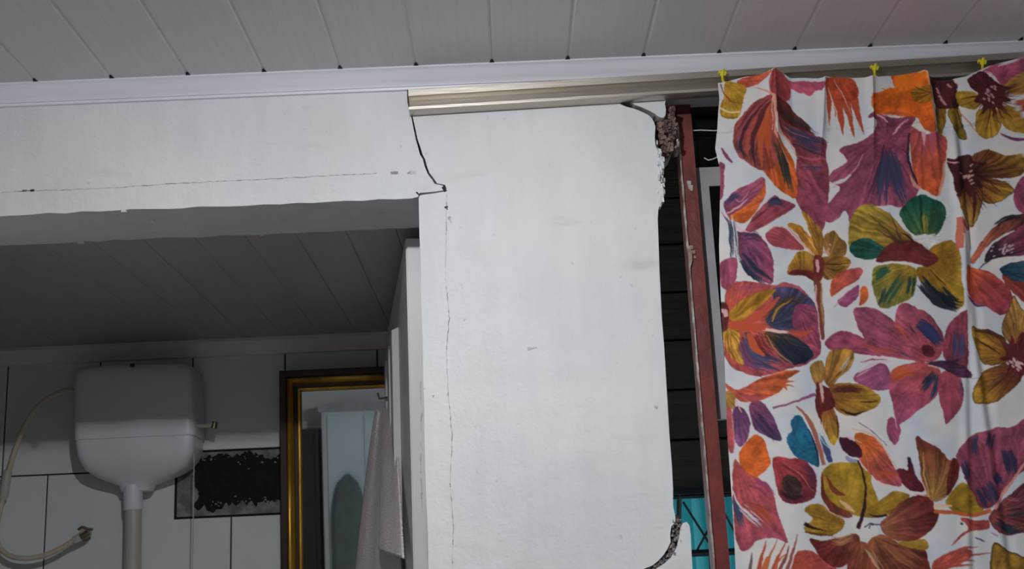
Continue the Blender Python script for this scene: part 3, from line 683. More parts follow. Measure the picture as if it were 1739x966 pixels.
BR('A', [(430,600),(475,720),(530,930)], 60, (72,72,58), 12, .75); BR('A', [(480,680),(505,800),(535,940)], 40, (56,66,64), 8, .7); BR('A', [(370,640),(390,730),(410,830)], 50, (140,62,40), 7, .6)
P('A', [(390,140),(480,135),(530,220),(520,320),(450,315),(385,280)], (194,82,82), (450,140), (186,74,86)); S('A', [(400,130),(393,220),(392,290)], 10, 4, (150,60,60))
S('A', [(280,235),(340,250),(385,285),(412,340),(420,540),(470,640),(520,760)], 6, 4, PEA, 15); S('A', [(425,420),(455,540),(530,600),(575,720)], 8, 3, (226,160,140), 12); S('A', [(395,290),(398,400),(402,540)], 3, 2, (232,190,175), 5)
# --- orange feather
for a_, wd_ in (([(790,188),(786,320),(792,492)], 52), ([(830,188),(822,320),(836,440)], 40), ([(850,190),(860,380),(890,560)], 66), ([(885,190),(915,380),(962,575)], 70), ([(925,190),(970,370),(1026,552)], 64)):
    S('A', a_, wd_, 2, (194,78,48), wd_*.75)
P('A', [(765,182),(950,182),(985,300),(900,330),(785,310)], (198,84,46), (850,160), (192,76,50))
S('A', [(820,190),(890,300),(940,430)], 4, 2, PNK, 8); S('A', [(780,240),(815,350),(850,450)], 6, 2, (224,190,180), 10)
P('A', [(40,760),(80,760),(75,830),(72,960),(40,990)], (160,76,100)); S('A', [(60,650),(90,700),(130,745)], 10, 10, (140,70,100), 24)
# --- mauve flower top
P('P', [(1427,252),(1455,243),(1480,228),(1487,208),(1472,200),(1485,193),(1508,198),(1531,200),(1555,199),(1545,222),(1541,265),(1552,298),(1560,318),(1550,338),(1530,352),(1500,348),(1470,352),(1458,352),(1448,384),(1438,357),(1424,370),(1404,376),(1402,352),(1412,340),(1428,318),(1408,304),(1418,288),(1440,272)], (150,72,100), (1505,235), (170,84,112), streak=.2)
BR('P', [(1504,250),(1494,290),(1476,338)], 20, (96,58,88), 12, .6); BR('P', [(1512,258),(1520,300),(1536,345)], 20, SLA, 12, .7); BR('P', [(1506,262),(1500,300),(1497,345)], 22, SLA, 12, .65); BR('P', [(1500,240),(1470,262),(1430,300)], 16, (136,66,96), 7, .5); S('P', [(1543,203),(1530,213),(1516,229)], 1, 2, (230,170,185), 5); S('P', [(1486,197),(1496,200),(1508,208)], 2, 2, (230,170,180), 4); BR('P', [(1545,205),(1530,222),(1515,240)], 9, MAD, 5, .6); S('P', [(1465,262),(1450,290),(1415,318)], 1, 1, (205,140,165), 2); S('P', [(1412,310),(1430,306),(1447,296)], 2, 2, (208,200,204), 7)
P('P', [(1545,218),(1570,228),(1600,230),(1608,242),(1605,272),(1598,312),(1592,334),(1575,327),(1560,316),(1548,280)], (180,82,96), (1570,205), (208,88,44), streak=.18)
for x in (1566,1580,1590): S('P', [(x,226),(x+2,245),(x+3,265)], 7, 1, (178,86,120), 5, .7)
S('P', [(1567,224),(1568,238),(1570,250)], 6, 1, PNK, 4); S('P', [(1544,226),(1541,268),(1556,312)], 2, 3, (72,44,62), 5); S('P', [(1604,274),(1600,305),(1594,334)], 3, 3, PEA, 6); S('P', [(1544,298),(1552,314),(1562,322)], 2, 3, PEA, 7)
P('B', [(190,140),(390,138),(415,160),(440,380),(465,545),(400,520),(350,445),(250,430),(170,410),(60,420),(30,300),(110,265),(165,235),(200,230)], (238,112,22), (300,150), (226,98,32), streak=.08)
BR('B', [(120,420),(200,400),(300,420)], 50, (206,88,60), 8, .4); S('B', [(400,140),(420,260),(445,400)], 18, 6, (232,168,120), 14); S('B', [(105,240),(180,262),(240,250)], 2, 4, (238,112,22), 20)
P('B', [(310,260),(370,235),(425,245),(435,335),(380,350),(330,320)], (176,116,30), (440,290), streak=.35)
for q in ((330,230),(320,270),(330,320)): S('B', [(430,290),(380,(290+q[1])/2),q], 3, 2, (100,62,34), 6)
P('B', [(470,365),(545,375),(535,500),(505,572),(472,500)], (152,104,40), (510,340), (160,118,44), .35); P('B', [(560,390),(640,365),(670,480),(692,582),(620,552),(572,470)], (176,136,40), (560,350), (150,120,44), .25, DK, 2)
P('B', [(425,172),(600,180),(625,260),(645,360),(540,382),(470,362),(440,250)], (98,44,48), (520,290), streak=.2)
for x, y, s in ((490,245,24),(500,265,22),(515,300,24),(530,325,26),(545,345,20),(568,215,22),(580,225,14)): S('B', [(x-s/2,y-s/2),(x+s/2,y+s/2)], s*.8, s*.5, (205,150,160))
# --- brown flower beside
P('B', [(800,130),(880,80),(1000,66),(1090,25),(1140,60),(1140,120),(1000,182),(930,225),(870,152)], (176,80,108), (900,220), (180,84,112)); S('B', [(900,95),(940,78),(970,78)], 8, 6, (228,190,200), 14); S('B', [(810,128),(850,138),(875,165)], 6, 6, PNK, 12); S('B', [(1035,40),(1050,70),(1055,120)], 3, 3, PNK, 8)
P('B', [(620,265),(740,268),(785,340),(720,385),(650,352)], (184,138,44), (800,300), (176,136,42), .25); P('B', [(755,395),(880,380),(925,450),(900,540),(820,582),(752,520)], (164,118,38), (845,300), (186,142,44), .28, (120,90,40), 2); P('B', [(905,370),(1000,372),(1080,430),(1110,540),(1000,528),(930,475)], (150,104,44), (860,300), (184,140,46), .3); P('B', [(930,225),(1000,172),(1110,118),(1140,200),(1110,262),(1000,285)], (166,110,50), (860,290), (192,146,66), .35); P('B', [(1015,335),(1120,310),(1120,410),(1060,380)], (192,84,72))
P('B', [(690,190),(735,150),(780,125),(835,150),(895,205),(940,225),(1000,235),(945,275),(985,330),(930,335),(935,390),(890,365),(870,430),(845,375),(790,420),(790,350),(735,330),(765,280),(720,240)], (104,42,46), (850,280), (96,42,46), .3)
for i in range(26):
    a_ = rng.uniform(-.6, 3.4); r0, r1 = rng.uniform(50,70), rng.uniform(120,215)
    S('B', [(850+r0*math.cos(a_),290+r0*math.sin(a_)),(850+r1*.7*math.cos(a_+.05),290+r1*.7*math.sin(a_+.05)),(850+r1*math.cos(a_),290+r1*math.sin(a_))], 14, 1, (104,52,42), 7, .75)
for a_ in ((700,300),(760,440),(820,530),(900,470),(1000,440),(1060,330),(1040,200),(730,370)): S('B', [(850,300),((850+a_[0])/2+6,(300+a_[1])/2),a_], 30, 2, (100,46,44), 10, .8)
for i in range(16): x, y = 850+rng.normal(0,24), 280+rng.normal(0,32); S('B', [(x-8,y-7),(x+8,y+7)], 14, 10, (200,150,158))
S('B', [(605,195),(650,185),(690,200)], 20, 12, WHT, 34); S('B', [(915,540),(1000,580),(1110,588)], 4, 14, (118,62,112), 24); S('B', [(640,380),(700,470),(800,580)], 4, 2, (210,150,120), 10); S('B', [(600,190),(620,330),(665,500)], 6, 6, (62,44,40), 10)
# --- brown flower third
P('B', [(720,712),(820,655),(950,690),(1060,690),(1110,745),(1060,832),(940,852),(820,842),(740,800)], (106,48,42), (690,850), (158,112,44), .4)
P('P', [(1654,302),(1694,305),(1716,316),(1720,328),(1692,343),(1668,340)], (118,58,42), (1645,302), (176,130,44), .35, (96,56,40), 2)
P('D', [(615,60),(640,20),(700,-10),(790,0),(796,140),(740,282),(690,262),(640,170)], (120,62,44), (690,-60), (182,138,56), .25, (74,36,34), 3)
S('D', [(738,60),(748,150),(732,270)], 8, 4, (90,40,38), 26); P('D', [(596,-20),(650,-40),(668,30),(632,110)], (84,38,40))
P('B', [(550,722),(600,728),(650,700),(720,690),(745,735),(830,745),(775,800),(850,840),(775,860),(800,920),(735,900),(720,975),(680,915),(640,960),(610,930),(595,850),(575,790)], (90,40,42), (680,850), (80,40,42), .3)
for i in range(18):
    a_ = rng.uniform(-.7, 1.7); r1 = rng.uniform(150,290)
    S('B', [(700+50*math.cos(a_),840+50*math.sin(a_)),(700+r1*.6*math.cos(a_+.04),840+r1*.6*math.sin(a_+.04)),(700+r1*math.cos(a_),840+r1*math.sin(a_))], 16, 1, (92,46,38), 8, .7)
S('B', [(555,740),(600,755),(640,748)], 4, 4, PNK, 12)
for i in range(12): x, y = 700+rng.normal(0,26), 850+rng.normal(0,26); S('B', [(x-12,y+6),(x+12,y-5)], 12, 8, (206,164,150))
for a_ in ((830,730),(960,740),(1040,780),(900,900),(950,960)): S('B', [(740,820),((740+a_[0])/2,(815+a_[1])/2-10),a_], 18, 2, (72,40,36), 8, .7)
P('P', [(1722,322),(1739,300),(1755,310),(1755,372),(1738,366),(1724,350)], (160,72,104)); 
# --- left: leaves below the big leaf
P('C', [(90,120),(160,60),(260,10),(340,-35),(358,20),(340,110),(290,190),(240,260),(200,280),(130,260),(90,210),(78,160)], (140,70,100), (80,180), (176,86,110), .2)
P('C', [(110,232),(200,180),(290,105),(348,0),(345,110),(285,210),(220,276),(150,266)], (226,112,36), (100,240), (204,96,60), .18); BR('C', [(95,150),(140,110),(210,80)], 44, SLA, 8, .6); S('C', [(90,215),(170,170),(240,110)], 4, 2, PNK, 16); S('C', [(150,110),(190,130),(250,60)], 4, 2, (200,150,175), 10)
P('C', [(215,335),(270,240),(340,160),(420,92),(470,115),(565,150),(490,212),(400,272),(300,320),(230,352)], (170,76,84), (215,340), (166,76,92), .22); BR('C', [(370,160),(430,130),(500,150)], 50, SLA, 9, .75); BR('C', [(260,280),(330,220),(400,170)], 26, (110,56,70), 6, .6)
S('C', [(40,160),(90,240),(190,320),(300,360),(380,420)], 8, 4, (222,178,190), 14)
P('C', [(350,362),(420,306),(500,318),(560,380),(625,452),(520,456),(400,436)], (190,84,92), (620,450), (176,78,92)); S('C', [(385,325),(440,306),(500,318)], 3, 3, (226,140,120), 7)
P('C', [(60,200),(150,320),(270,350),(340,400),(392,480),(406,600),(392,692),(300,655),(230,622),(190,530),(160,400)], (120,68,100), (70,220), (166,78,112), .22)
BR('C', [(190,500),(260,590),(385,690)], 70, (56,64,84), 14, .7); BR('C', [(210,370),(280,360),(330,390)], 50, (84,60,92), 8, .7); BR('C', [(250,430),(300,520),(330,600)], 50, (96,62,96), 7, .5)
for i in range(16): x = rng.uniform(35,150); S('C', [(x,240+rng.uniform(-20,40)),(x+20,360),(x+rng.uniform(10,40),520+rng.uniform(-40,40))], 3, 2, (70,76,98) if i % 2 else (206,206,212), 12, .8)
P('C', [(45,560),(100,520),(160,520),(162,640),(120,725),(60,700)], (168,80,108), (100,420), (178,84,110))
P('C', [(505,285),(580,280),(640,330),(705,400),(725,505),(650,440),(570,350)], (184,122,38), (725,500), (176,116,40), .3); P('C', [(605,185),(690,260),(745,330),(748,490),(705,450),(660,320)], (140,92,44), (740,490), (170,122,44), .3); S('C', [(505,300),(590,390),(700,500)], 6, 4, PEA, 12); S('C', [(620,340),(670,400),(700,460)], 2, 2, (225,180,130), 9)
P('C', [(757,365),(800,330),(830,322),(870,370),(912,400),(892,495),(800,495),(758,440)], (160,112,56), (800,500), (140,98,44), .4); 
for i in range(7): x, y = 790+rng.normal(0,16), 450+rng.normal(0,22); S('C', [(x-7,y-7),(x+7,y+7)], 12, 8, (214,160,150))
P('C', [(502,622),(540,530),(590,468),(690,490),(722,560),(705,672),(620,632)], (120,56,44), (600,700), (182,136,44), .25); P('C', [(510,620),(600,590),(700,620),(702,672),(630,636)], (118,48,46))
P('C', [(745,500),(900,500),(945,540),(850,640),(765,652),(738,560)], (128,84,42), (730,560), (176,128,44), .35); S('C', [(770,545),(850,550),(930,540)], 4, 2, (70,48,40), 10); S('C', [(770,575),(840,590),(900,570)], 3, 2, (70,48,40), 8)
P('C', [(690,500),(745,500),(760,600),(735,665),(695,660)], (128,52,48)); S('C', [(712,515),(715,560),(718,610)], 14, 12, PNK, 24)
S('C', [(705,650),(722,760),(740,870),(745,1010),(752,1060)], 44, 16, (134,66,58), 40); S('C', [(735,660),(745,800),(755,960)], 6, 8, (176,136,80), 14); S('C', [(700,690),(712,850),(735,1100)], 8, 8, PNK, 10)
P('C', [(815,660),(900,590),(1015,572),(1000,650),(900,712),(808,765)], (206,92,60), (820,740), (182,80,84)); P('C', [(850,800),(920,740),(1000,690),(985,770),(900,842)], (164,80,122)); P('C', [(1010,720),(1050,698),(1062,770),(1000,832)], (220,104,50)); S('C', [(810,820),(900,730),(1000,670)], 4, 3, (222,200,206), 12); S('C', [(825,850),(880,780),(930,730)], 3, 3, (190,130,160), 8)
# --- green flower
P('D', [(330,380),(430,330),(520,370),(500,440),(420,470),(340,440)], (214,212,210))
P('D', [(-95,260),(-50,165),(50,148),(130,190),(220,280),(335,402),(280,482),(180,512),(50,502),(-60,492),(-105,420)], (140,104,44), (330,430), (168,142,50), .28)
P('D', [(-105,430),(0,370),(110,425),(170,480),(40,515),(-60,495)], (40,100,88), (170,480), (36,92,82), .25)
P('D', [(60,575),(200,555),(330,580),(348,680),(312,780),(200,832),(110,845),(62,720)], (166,130,42), (330,560), (134,130,58), .3)
BR('D', [(70,640),(120,600),(180,580)], 60, (48,100,74), 9, .7); BR('D', [(130,820),(190,730),(260,620)], 60, (56,92,76), 11, .7); BR('D', [(300,760),(320,690),(320,620)], 50, (44,84,76), 9, .8); BR('D', [(110,830),(130,770),(160,700)], 40, (60,70,80), 6, .6)
P('D', [(420,470),(510,408),(590,398),(640,470),(652,640),(664,830),(600,852),(500,812),(420,722),(358,650),(350,582),(420,560)], (160,110,36), (400,520), (172,136,38), .14)
BR('D', [(375,670),(490,780),(640,835)], 90, (48,56,70), 18, .75); BR('D', [(520,720),(580,790),(650,830)], 80, (40,48,66), 12, .8); S('D', [(440,590),(500,650),(550,690)], 4, 2, (84,58,34), 9)
P('D', [(180,412),(330,398),(420,455),(500,515),(420,572),(330,545),(120,535),(80,515)], (128,50,56), (250,470), (120,48,50), .15)
for a_ in ((120,320),(60,310),(230,330),(20,200),(160,200)): S('D', [(250,420),((250+a_[0])/2,(410+a_[1])/2+10),a_], 16, 2, (88,60,42), 8, .8)
S('D', [(330,410),(290,370),(240,345)], 6, 2, (60,34,40), 12)
P('D', [(230,200),(290,122),(370,85),(450,108),(530,160),(545,230),(502,340),(460,362),(400,352),(330,352),(260,282)], (96,122,66), (410,420), (34,94,76), .25)
BR('D', [(410,340),(405,270),(400,200)], 50, (170,148,60), 8, .7); BR('D', [(300,310),(280,250),(270,190)], 50, (54,112,84), 6, .5); BR('D', [(390,350),(372,250),(368,130)], 16, (24,66,66), 5, .8); BR('D', [(490,320),(510,250),(500,180)], 40, (30,86,74), 6, .6)
S('D', [(310,360),(380,372),(480,350)], 10, 6, (214,214,210), 22)
S('D', [(640,240),(640,340),(635,450)], 40, 44, (206,104,84), 56, .9); S('D', [(655,260),(690,300),(715,290)], 30, 12, (190,82,88), 40); S('D', [(650,360),(690,350),(725,320)], 4, 2, (214,206,206), 12)
P('D', [(690,568),(760,578),(880,618),(990,720),(1015,830),(940,892),(850,852),(700,762)], (206,88,52), (690,560), (172,70,86), .22); BR('D', [(760,650),(850,720),(960,840)], 60, (190,82,80), 7, .5); S('D', [(690,770),(760,825),(830,840)], 8, 4, (96,76,116), 22)
P('D', [(725,515),(790,400),(890,285),(1000,228),(1110,222),(1110,285),(980,335),(880,385),(800,470),(750,540)], (206,110,78), (720,530), (110,58,54), .35); BR('D', [(880,290),(980,235),(1100,232)], 30, (52,46,52), 9, .8)
P('D', [(812,528),(870,412),(980,348),(1110,275),(1110,475),(900,502)], (62,50,66), (815,520), (160,70,92), .3)
for i in range(22): x, y = 950+rng.normal(0,45), 440-rng.normal(0,30); S('D', [(x-9,y+6),(x+9,y-5)], 10, 7, (206,178,190))
S('D', [(780,582),(850,520),(960,490),(1110,455)], 6, 10, (58,50,70), 12); P('D', [(920,582),(1000,546),(1110,535),(1110,680),(1000,655),(950,622)], (42,78,104), (920,580), (56,90,112), .25, (50,48,62), 2); P('D', [(935,612),(1010,660),(1110,690),(1110,820),(1010,740),(960,690)], (168,70,60), (930,610), (140,62,56), .3)
# --- big orange blue leaf
P('P', [(1234,492),(1260,478),(1290,481),(1310,485),(1335,481),(1360,490),(1380,508),(1387,525),(1391,560),(1395,597),(1372,618),(1350,624),(1328,631),(1293,639),(1260,632),(1240,620),(1229,595),(1231,545)], (198,84,62), (1235,550), (168,78,96), .2)
P('P', [(1310,492),(1340,488),(1368,500),(1382,512),(1388,545),(1350,560),(1315,560),(1300,545),(1312,520)], (70,76,108), (1300,555), (84,80,116), .3); P('P', [(1352,520),(1384,522),(1391,565),(1394,594),(1375,580),(1360,560),(1345,555)], (164,76,106), streak=.2)
BR('P', [(1302,540),(1330,512),(1378,505)], 12, (92,74,62), 9, .7); S('P', [(1310,548),(1318,526),(1345,508)], 2, 1, (186,140,60), 4)
P('P', [(1296,568),(1330,566),(1364,582),(1382,604),(1364,618),(1336,616),(1312,594)], (96,72,48), (1296,566), (44,62,84), .35); BR('P', [(1315,572),(1340,598),(1375,612)], 20, (48,58,74), 12, .6); S('P', [(1300,570),(1316,596),(1345,618)], 2, 2, (190,120,90), 3)
BR('P', [(1262,570),(1280,606),(1325,628)], 26, (72,84,120), 14, .75); BR('P', [(1255,575),(1268,610),(1300,634)], 18, (132,72,110), 9, .7); S('P', [(1270,566),(1282,590),(1298,606)], 6, 2, (212,92,58), 16); BR('P', [(1284,566),(1296,590),(1312,606)], 12, MAR, 6, .6)
P('P', [(1238,532),(1262,508),(1292,497),(1316,492),(1298,514),(1272,536),(1248,546)], (192,142,42), (1238,545), (180,128,40), .3); S('P', [(1240,548),(1270,545),(1300,528),(1322,505)], 6, 3, (204,88,66), 12)
P('P', [(1228,562),(1252,558),(1256,594),(1264,618),(1246,612),(1232,590)], (196,146,48), (1235,552), (186,136,60), .35); BR('P', [(1236,562),(1240,590),(1256,622)], 8, (150,86,44), 5, .6)
BR('P', [(1238,500),(1270,490),(1315,488)], 8, (176,84,110), 6, .6); P('P', [(1220,520),(1234,515),(1237,552),(1224,562)], (112,56,54)); S('P', [(1221,528),(1230,530),(1233,538)], 5, 5, PNK, 9)
S('P', [(1292,560),(1330,565),(1362,570)], 6, 2, (232,196,186), 5); S('P', [(1335,566),(1360,568),(1382,562)], 2, 3, (204,88,66), 10); S('P', [(1240,552),(1270,556),(1298,558)], 12, 8, (206,88,58), 16)
# --- second mauve flower
P('P', [(1402,579),(1428,562),(1455,567),(1480,582),(1512,602),(1480,604),(1440,600),(1412,594)], (170,74,98), (1520,605), (166,76,104), .15)
P('F', [(-70,15),(50,8),(130,48),(200,110),(260,250),(400,382),(250,362),(60,322),(-20,300),(0,220),(-55,120)], (168,76,92), (420,390), (168,84,112), .16); BR('F', [(-20,260),(80,290),(220,310)], 40, (200,88,66), 7, .5); BR('F', [(230,310),(270,330),(330,360)], 16, SLA, 5, .7)
P('F', [(205,100),(212,20),(260,-22),(330,0),(430,58),(510,150),(542,230),(532,300),(470,372),(400,382),(300,300),(200,160)], (172,78,88), (460,380), (172,82,102), .2); BR('F', [(350,120),(440,190),(520,270)], 90, (62,70,112), 18, .7); BR('F', [(285,110),(310,160),(330,190)], 20, (80,64,100), 5, .7); BR('F', [(205,110),(240,160),(300,240)], 30, (206,92,60), 6, .6); P('F', [(380,280),(440,270),(468,310),(450,352),(400,340)], (112,44,60)); S('F', [(430,60),(500,150),(540,260)], 3, 3, (70,60,90), 7)
P('F', [(545,185),(580,110),(682,28),(692,120),(704,280),(682,430),(600,402),(535,330)], (150,66,84), (620,420), (166,74,98), .2); BR('F', [(640,180),(640,280),(630,390)], 70, SLA, 12, .65); BR('F', [(590,190),(585,250),(570,300)], 18, MAR, 5, .7); BR('F', [(550,300),(560,240),(570,200)], 24, (196,90,80), 4, .5)
P('F', [(-75,472),(0,428),(120,388),(172,460),(172,552),(90,572),(0,545),(-70,505)], (150,80,116), (200,420), (170,88,128), .15); S('F', [(-60,480),(0,440),(40,420)], 3, 2, PNK, 10)
P('F', [(165,470),(260,400),(420,388),(512,440),(485,600),(395,682),(240,800),(208,812),(180,640)], (190,84,84), (420,390), (168,78,116), .15); BR('F', [(180,480),(240,450),(330,430)], 90, (214,98,44), 10, .5); BR('F', [(470,450),(420,500),(370,570)], 60, (56,70,98), 12, .75); BR('F', [(490,470),(465,560),(435,645)], 44, (38,80,104), 9, .75)
P('F', [(495,490),(560,435),(640,470),(664,600),(642,690),(545,805),(522,700),(492,600)], (184,80,92), (560,440), (170,76,100), .15); BR('F', [(645,490),(655,560),(655,640)], 20, SLA, 6, .7)
P('F', [(420,392),(550,365),(680,415),(730,470),(640,482),(520,425)], (78,50,82), (440,400), (96,56,88), .25); BR('F', [(560,390),(600,380),(660,360)], 40, (60,50,82), 6, .6)
S('F', [(420,400),(470,410),(510,435)], 5, 3, PNK, 14); S('F', [(690,450),(720,480),(760,490)], 4, 2, (150,100,130)); S('F', [(690,470),(700,500),(712,515)], 4, 2, (150,100,130))
S('F', [(-80,330),(120,350),(335,378)], 20, 6, (214,206,208), 18); S('F', [(-60,450),(40,395),(180,370)], 4, 6, (220,180,196), 14); S('F', [(-30,380),(60,360),(150,362)], 3, 3, (186,80,92), 10)
P('F', [(150,782),(182,755),(240,838),(205,945),(150,880)], (172,82,120)); S('F', [(190,700),(200,770),(215,840)], 3, 3, PNK, 8)
# --- mustard flower right
P('F', [(940,120),(980,20),(1020,-75),(1062,10),(1110,70),(1110,260),(1010,255),(950,190)], (150,100,50), (1040,280), (184,138,66), .3, (96,62,40), 3); P('F', [(722,142),(800,152),(900,178),(962,250),(985,362),(900,392),(820,392),(770,320)], (146,92,40), (1000,330), (180,134,42), .25, (104,72,38), 2); S('F', [(770,215),(850,270),(920,320)], 2, 2, (74,46,32), 12)
P('F', [(740,655),(740,560),(800,450),(900,402),(980,378),(1060,430),(1072,500),(980,582),(900,642),(800,662)], (112,50,46), (1050,430), (178,134,38), .22, (92,60,38), 3); BR('F', [(840,560),(890,520),(940,470)], 40, (90,58,36), 5, .6)
P('F', [(915,200),(985,245),(1005,190),(1030,250),(1060,170),(1110,220),(1110,420),(1060,480),(1030,440),(960,470),(985,390),(920,350),(965,320)], (116,46,48), (1040,330), streak=.3); P('F', [(740,155),(860,160),(950,200),(960,240),(880,200)], (104,60,40))
for i in range(18): x, y = 1035+rng.normal(0,26), 390+rng.normal(0,22); S('F', [(x-9,y-8),(x+9,y+8)], 16, 12, (216,182,176))
# --- brown flower low left
P('E', [(660,420),(740,368),(765,480),(705,542)], (164,116,56), (740,560), (160,120,56), .3); P('E', [(758,480),(780,330),(850,288),(955,308),(945,400),(860,482),(800,545)], (140,90,44), (760,560), (172,126,52), .35); BR('E', [(860,440),(900,380),(940,330)], 30, (206,186,170), 6, .7)
P('E', [(795,545),(900,518),(1030,538),(1110,590),(1140,625),(1100,690),(950,742),(840,702),(800,610)], (150,90,42), (760,590), (180,138,44), .22); BR('E', [(820,560),(930,550),(1040,560)], 50, (96,44,40), 9, .7); S('E', [(860,690),(960,735),(1040,710)], 4, 2, (60,42,38), 20); S('E', [(1000,650),(1060,650),(1120,640)], 4, 4, (90,60,36), 16)
P('E', [(725,690),(805,660),(855,780),(858,880),(822,945),(770,850)], (146,76,44), (760,620), (184,142,48), .2); P('E', [(705,520),(760,540),(800,570),(832,680),(745,720),(720,760),(705,640)], (120,46,46)); S('E', [(712,560),(712,680),(740,800)], 24, 4, (116,46,46), 30); S('E', [(845,740),(856,820),(850,890)], 6, 2, (84,50,40), 10); S('E', [(735,520),(740,580),(752,650)], 14, 6, (226,178,172), 28)
# --- orange leaf low left
P('E', [(80,515),(170,560),(330,490),(480,445),(592,438),(510,498),(455,580),(350,632),(230,652),(150,612)], (200,88,72), (90,520), (212,98,46), .2); BR('E', [(180,600),(270,620),(370,610)], 40, (178,80,100), 7, .6)
for a_ in ((560,510),(550,545),(500,575)): S('E', [(420,520),(480,(520+a_[1])/2),a_], 30, 2, (208,96,54), 22)
S('E', [(410,690),(540,650),(695,598)], 16, 22, (152,84,126), 12); P('E', [(85,590),(130,570),(155,620),(150,690),(90,702)], (166,120,56), streak=.3)
P('E', [(250,662),(330,648),(400,730),(440,830),(465,912),(380,892),(290,832),(258,742)], (150,78,112), (250,660), (92,64,104), .25); BR('E', [(290,720),(350,800),(430,900)], 70, (76,60,98), 10, .6); P('E', [(140,702),(200,688),(255,770),(242,880),(190,955),(140,880)], (112,70,112), (170,680), (136,82,126), .25); P('E', [(92,712),(130,700),(142,860),(140,990),(100,940)], (186,84,90)); S('E', [(160,620),(180,680),(200,720)], 4, 4, PNK, 10); S('E', [(132,720),(138,830),(150,950)], 3, 3, PNK, 6)
# --- teal petal, drop and ball
P('G', [(500,100),(510,60),(540,30),(528,-30),(560,-75),(600,-62),(650,20),(700,130),(722,270),(660,245),(580,212),(540,170)], (36,104,136), (720,270), (38,112,150), .1); S('G', [(740,60),(770,150),(800,240)], 8, 30, (78,80,132), 44); S('G', [(725,40),(760,110),(800,160)], 6, 3, (140,190,210), 12); S('G', [(560,-140),(640,-60),(700,60),(755,260)], 8, 26, (178,104,86), 34); S('G', [(650,20),(700,140),(720,270)], 6, 4, (44,64,90), 14)
P('G', [(145,230),(200,280),(300,340),(372,390),(420,470),(450,620),(510,780),(420,752),(300,772),(250,832),(190,835),(150,700),(138,450)], (192,84,84), (160,260), (178,80,98), .16); BR('G', [(270,380),(340,410),(410,480)], 80, (160,76,116), 10, .5); BR('G', [(150,490),(180,590),(210,690)], 50, (70,84,118), 11, .7); BR('G', [(200,540),(260,600),(350,680)], 60, (214,200,206), 10, .7); BR('G', [(240,530),(330,580),(430,680)], 60, (204,90,58), 8, .6); S('G', [(210,510),(300,530),(370,560)], 4, 2, (150,80,60), 8); S('G', [(140,440),(200,560),(320,640)], 8, 3, (206,206,212), 14)
P('G', [(178,195),(240,90),(300,52),(350,100),(382,180),(388,260),(330,322),(280,342),(200,282)], (226,104,36), (200,280), (216,98,40), .08)
P('G', [(408,220),(520,213),(620,225),(682,290),(707,400),(682,490),(570,527),(480,502),(440,420)], (184,66,70), (410,210), (130,50,62), .25); P('G', [(480,350),(540,335),(600,400),(590,470),(520,470),(485,420)], (76,62,54), streak=.4); BR('G', [(460,450),(540,490),(660,480)], 40, (70,44,48), 8, .7); BR('G', [(610,250),(670,330),(695,430)], 50, (108,58,84), 8, .6); S('G', [(480,240),(580,320),(690,440)], 4, 3, (200,120,110), 8); BR('G', [(440,240),(520,280),(600,340)], 30, (120,44,54), 5, .6)
for a_, c_ in (([(300,1000),(340,860),(360,770)], RED), ([(350,1000),(390,880),(440,750)], (204,112,72)), ([(400,1000),(450,880),(495,780)], RED), ([(440,1010),(500,880),(520,800)], (150,82,76)), ([(500,1010),(540,860),(580,730)], (170,84,84)), ([(255,1000),(262,920),(270,860)], (120,100,100)), ([(540,1000),(560,900),(575,850)], (190,90,80)), ([(320,1000),(370,900),(400,880)], (214,110,60)), ([(420,1010),(440,930),(500,860)], (206,100,70))):
    S('G', a_, 30, 4, c_, 18)
P('G', [(560,870),(620,838),(750,888),(850,960),(850,1040),(560,1040),(545,950)], (196,84,62), (560,960), (186,80,86), .15)
# --- mustard and maroon flower at the foot
P('G', [(745,320),(800,250),(900,243),(990,250),(1040,300),(1075,320),(1085,400),(1125,500),(1100,590),(1000,610),(900,570),(800,522),(755,420)], (172,134,38), (900,600), (176,138,38), .06)
P('G', [(1010,600),(1140,500),(1235,438),(1335,470),(1265,540),(1180,605),(1090,620)], (166,128,38), streak=.1)
P('G', [(618,572),(660,528),(740,528),(830,600),(905,640),(880,702),(790,742),(660,722),(618,682),(675,625)], (174,130,40), (930,680), (172,130,38), .18); S('G', [(620,655),(680,690),(780,710)], 24, 2, (60,34,34), 18); S('G', [(625,715),(720,735),(820,740)], 14, 4, (110,66,44), 16); S('G', [(660,600),(720,620),(760,640)], 2, 2, (120,84,40), 8)
P('G', [(748,310),(765,440),(835,530),(945,585),(930,622),(820,592),(748,482),(735,380)], (128,54,46), (760,330), (140,70,54), .2); S('G', [(775,330),(830,430),(900,470)], 4, 6, (138,66,44), 40); S('G', [(740,500),(800,580),(900,615)], 4, 4, PNK, 9); S('G', [(860,500),(920,540),(970,580)], 10, 6, (222,180,140), 30)
S('G', [(960,620),(1020,690),(1120,720)], 50, 90, (214,210,206), 110, .95)
P('G', [(655,765),(760,772),(900,745),(990,728),(1005,830),(935,920),(842,952),(742,902),(688,830)], (138,70,52), (980,720), (122,46,46), .2); BR('G', [(960,740),(880,780),(800,770)], 50, (206,150,100), 8, .6)
P('G', [(935,830),(1010,780),(1090,830),(1090,1040),(928,1040)], (150,86,60), (1020,760), (128,56,48), .3)
P('H', [(20,802),(100,728),(180,758),(280,818),(390,832),(418,890),(412,1040),(0,1040)], (150,90,58), (60,740), (120,52,44), .3); BR('H', [(180,790),(250,860),(380,960)], 90, (168,110,70), 8, .5); BR('H', [(30,820),(80,900),(130,980)], 60, (214,170,130), 6, .5)
P('H', [(230,790),(390,760),(425,830),(330,830)], (168,130,44)); 
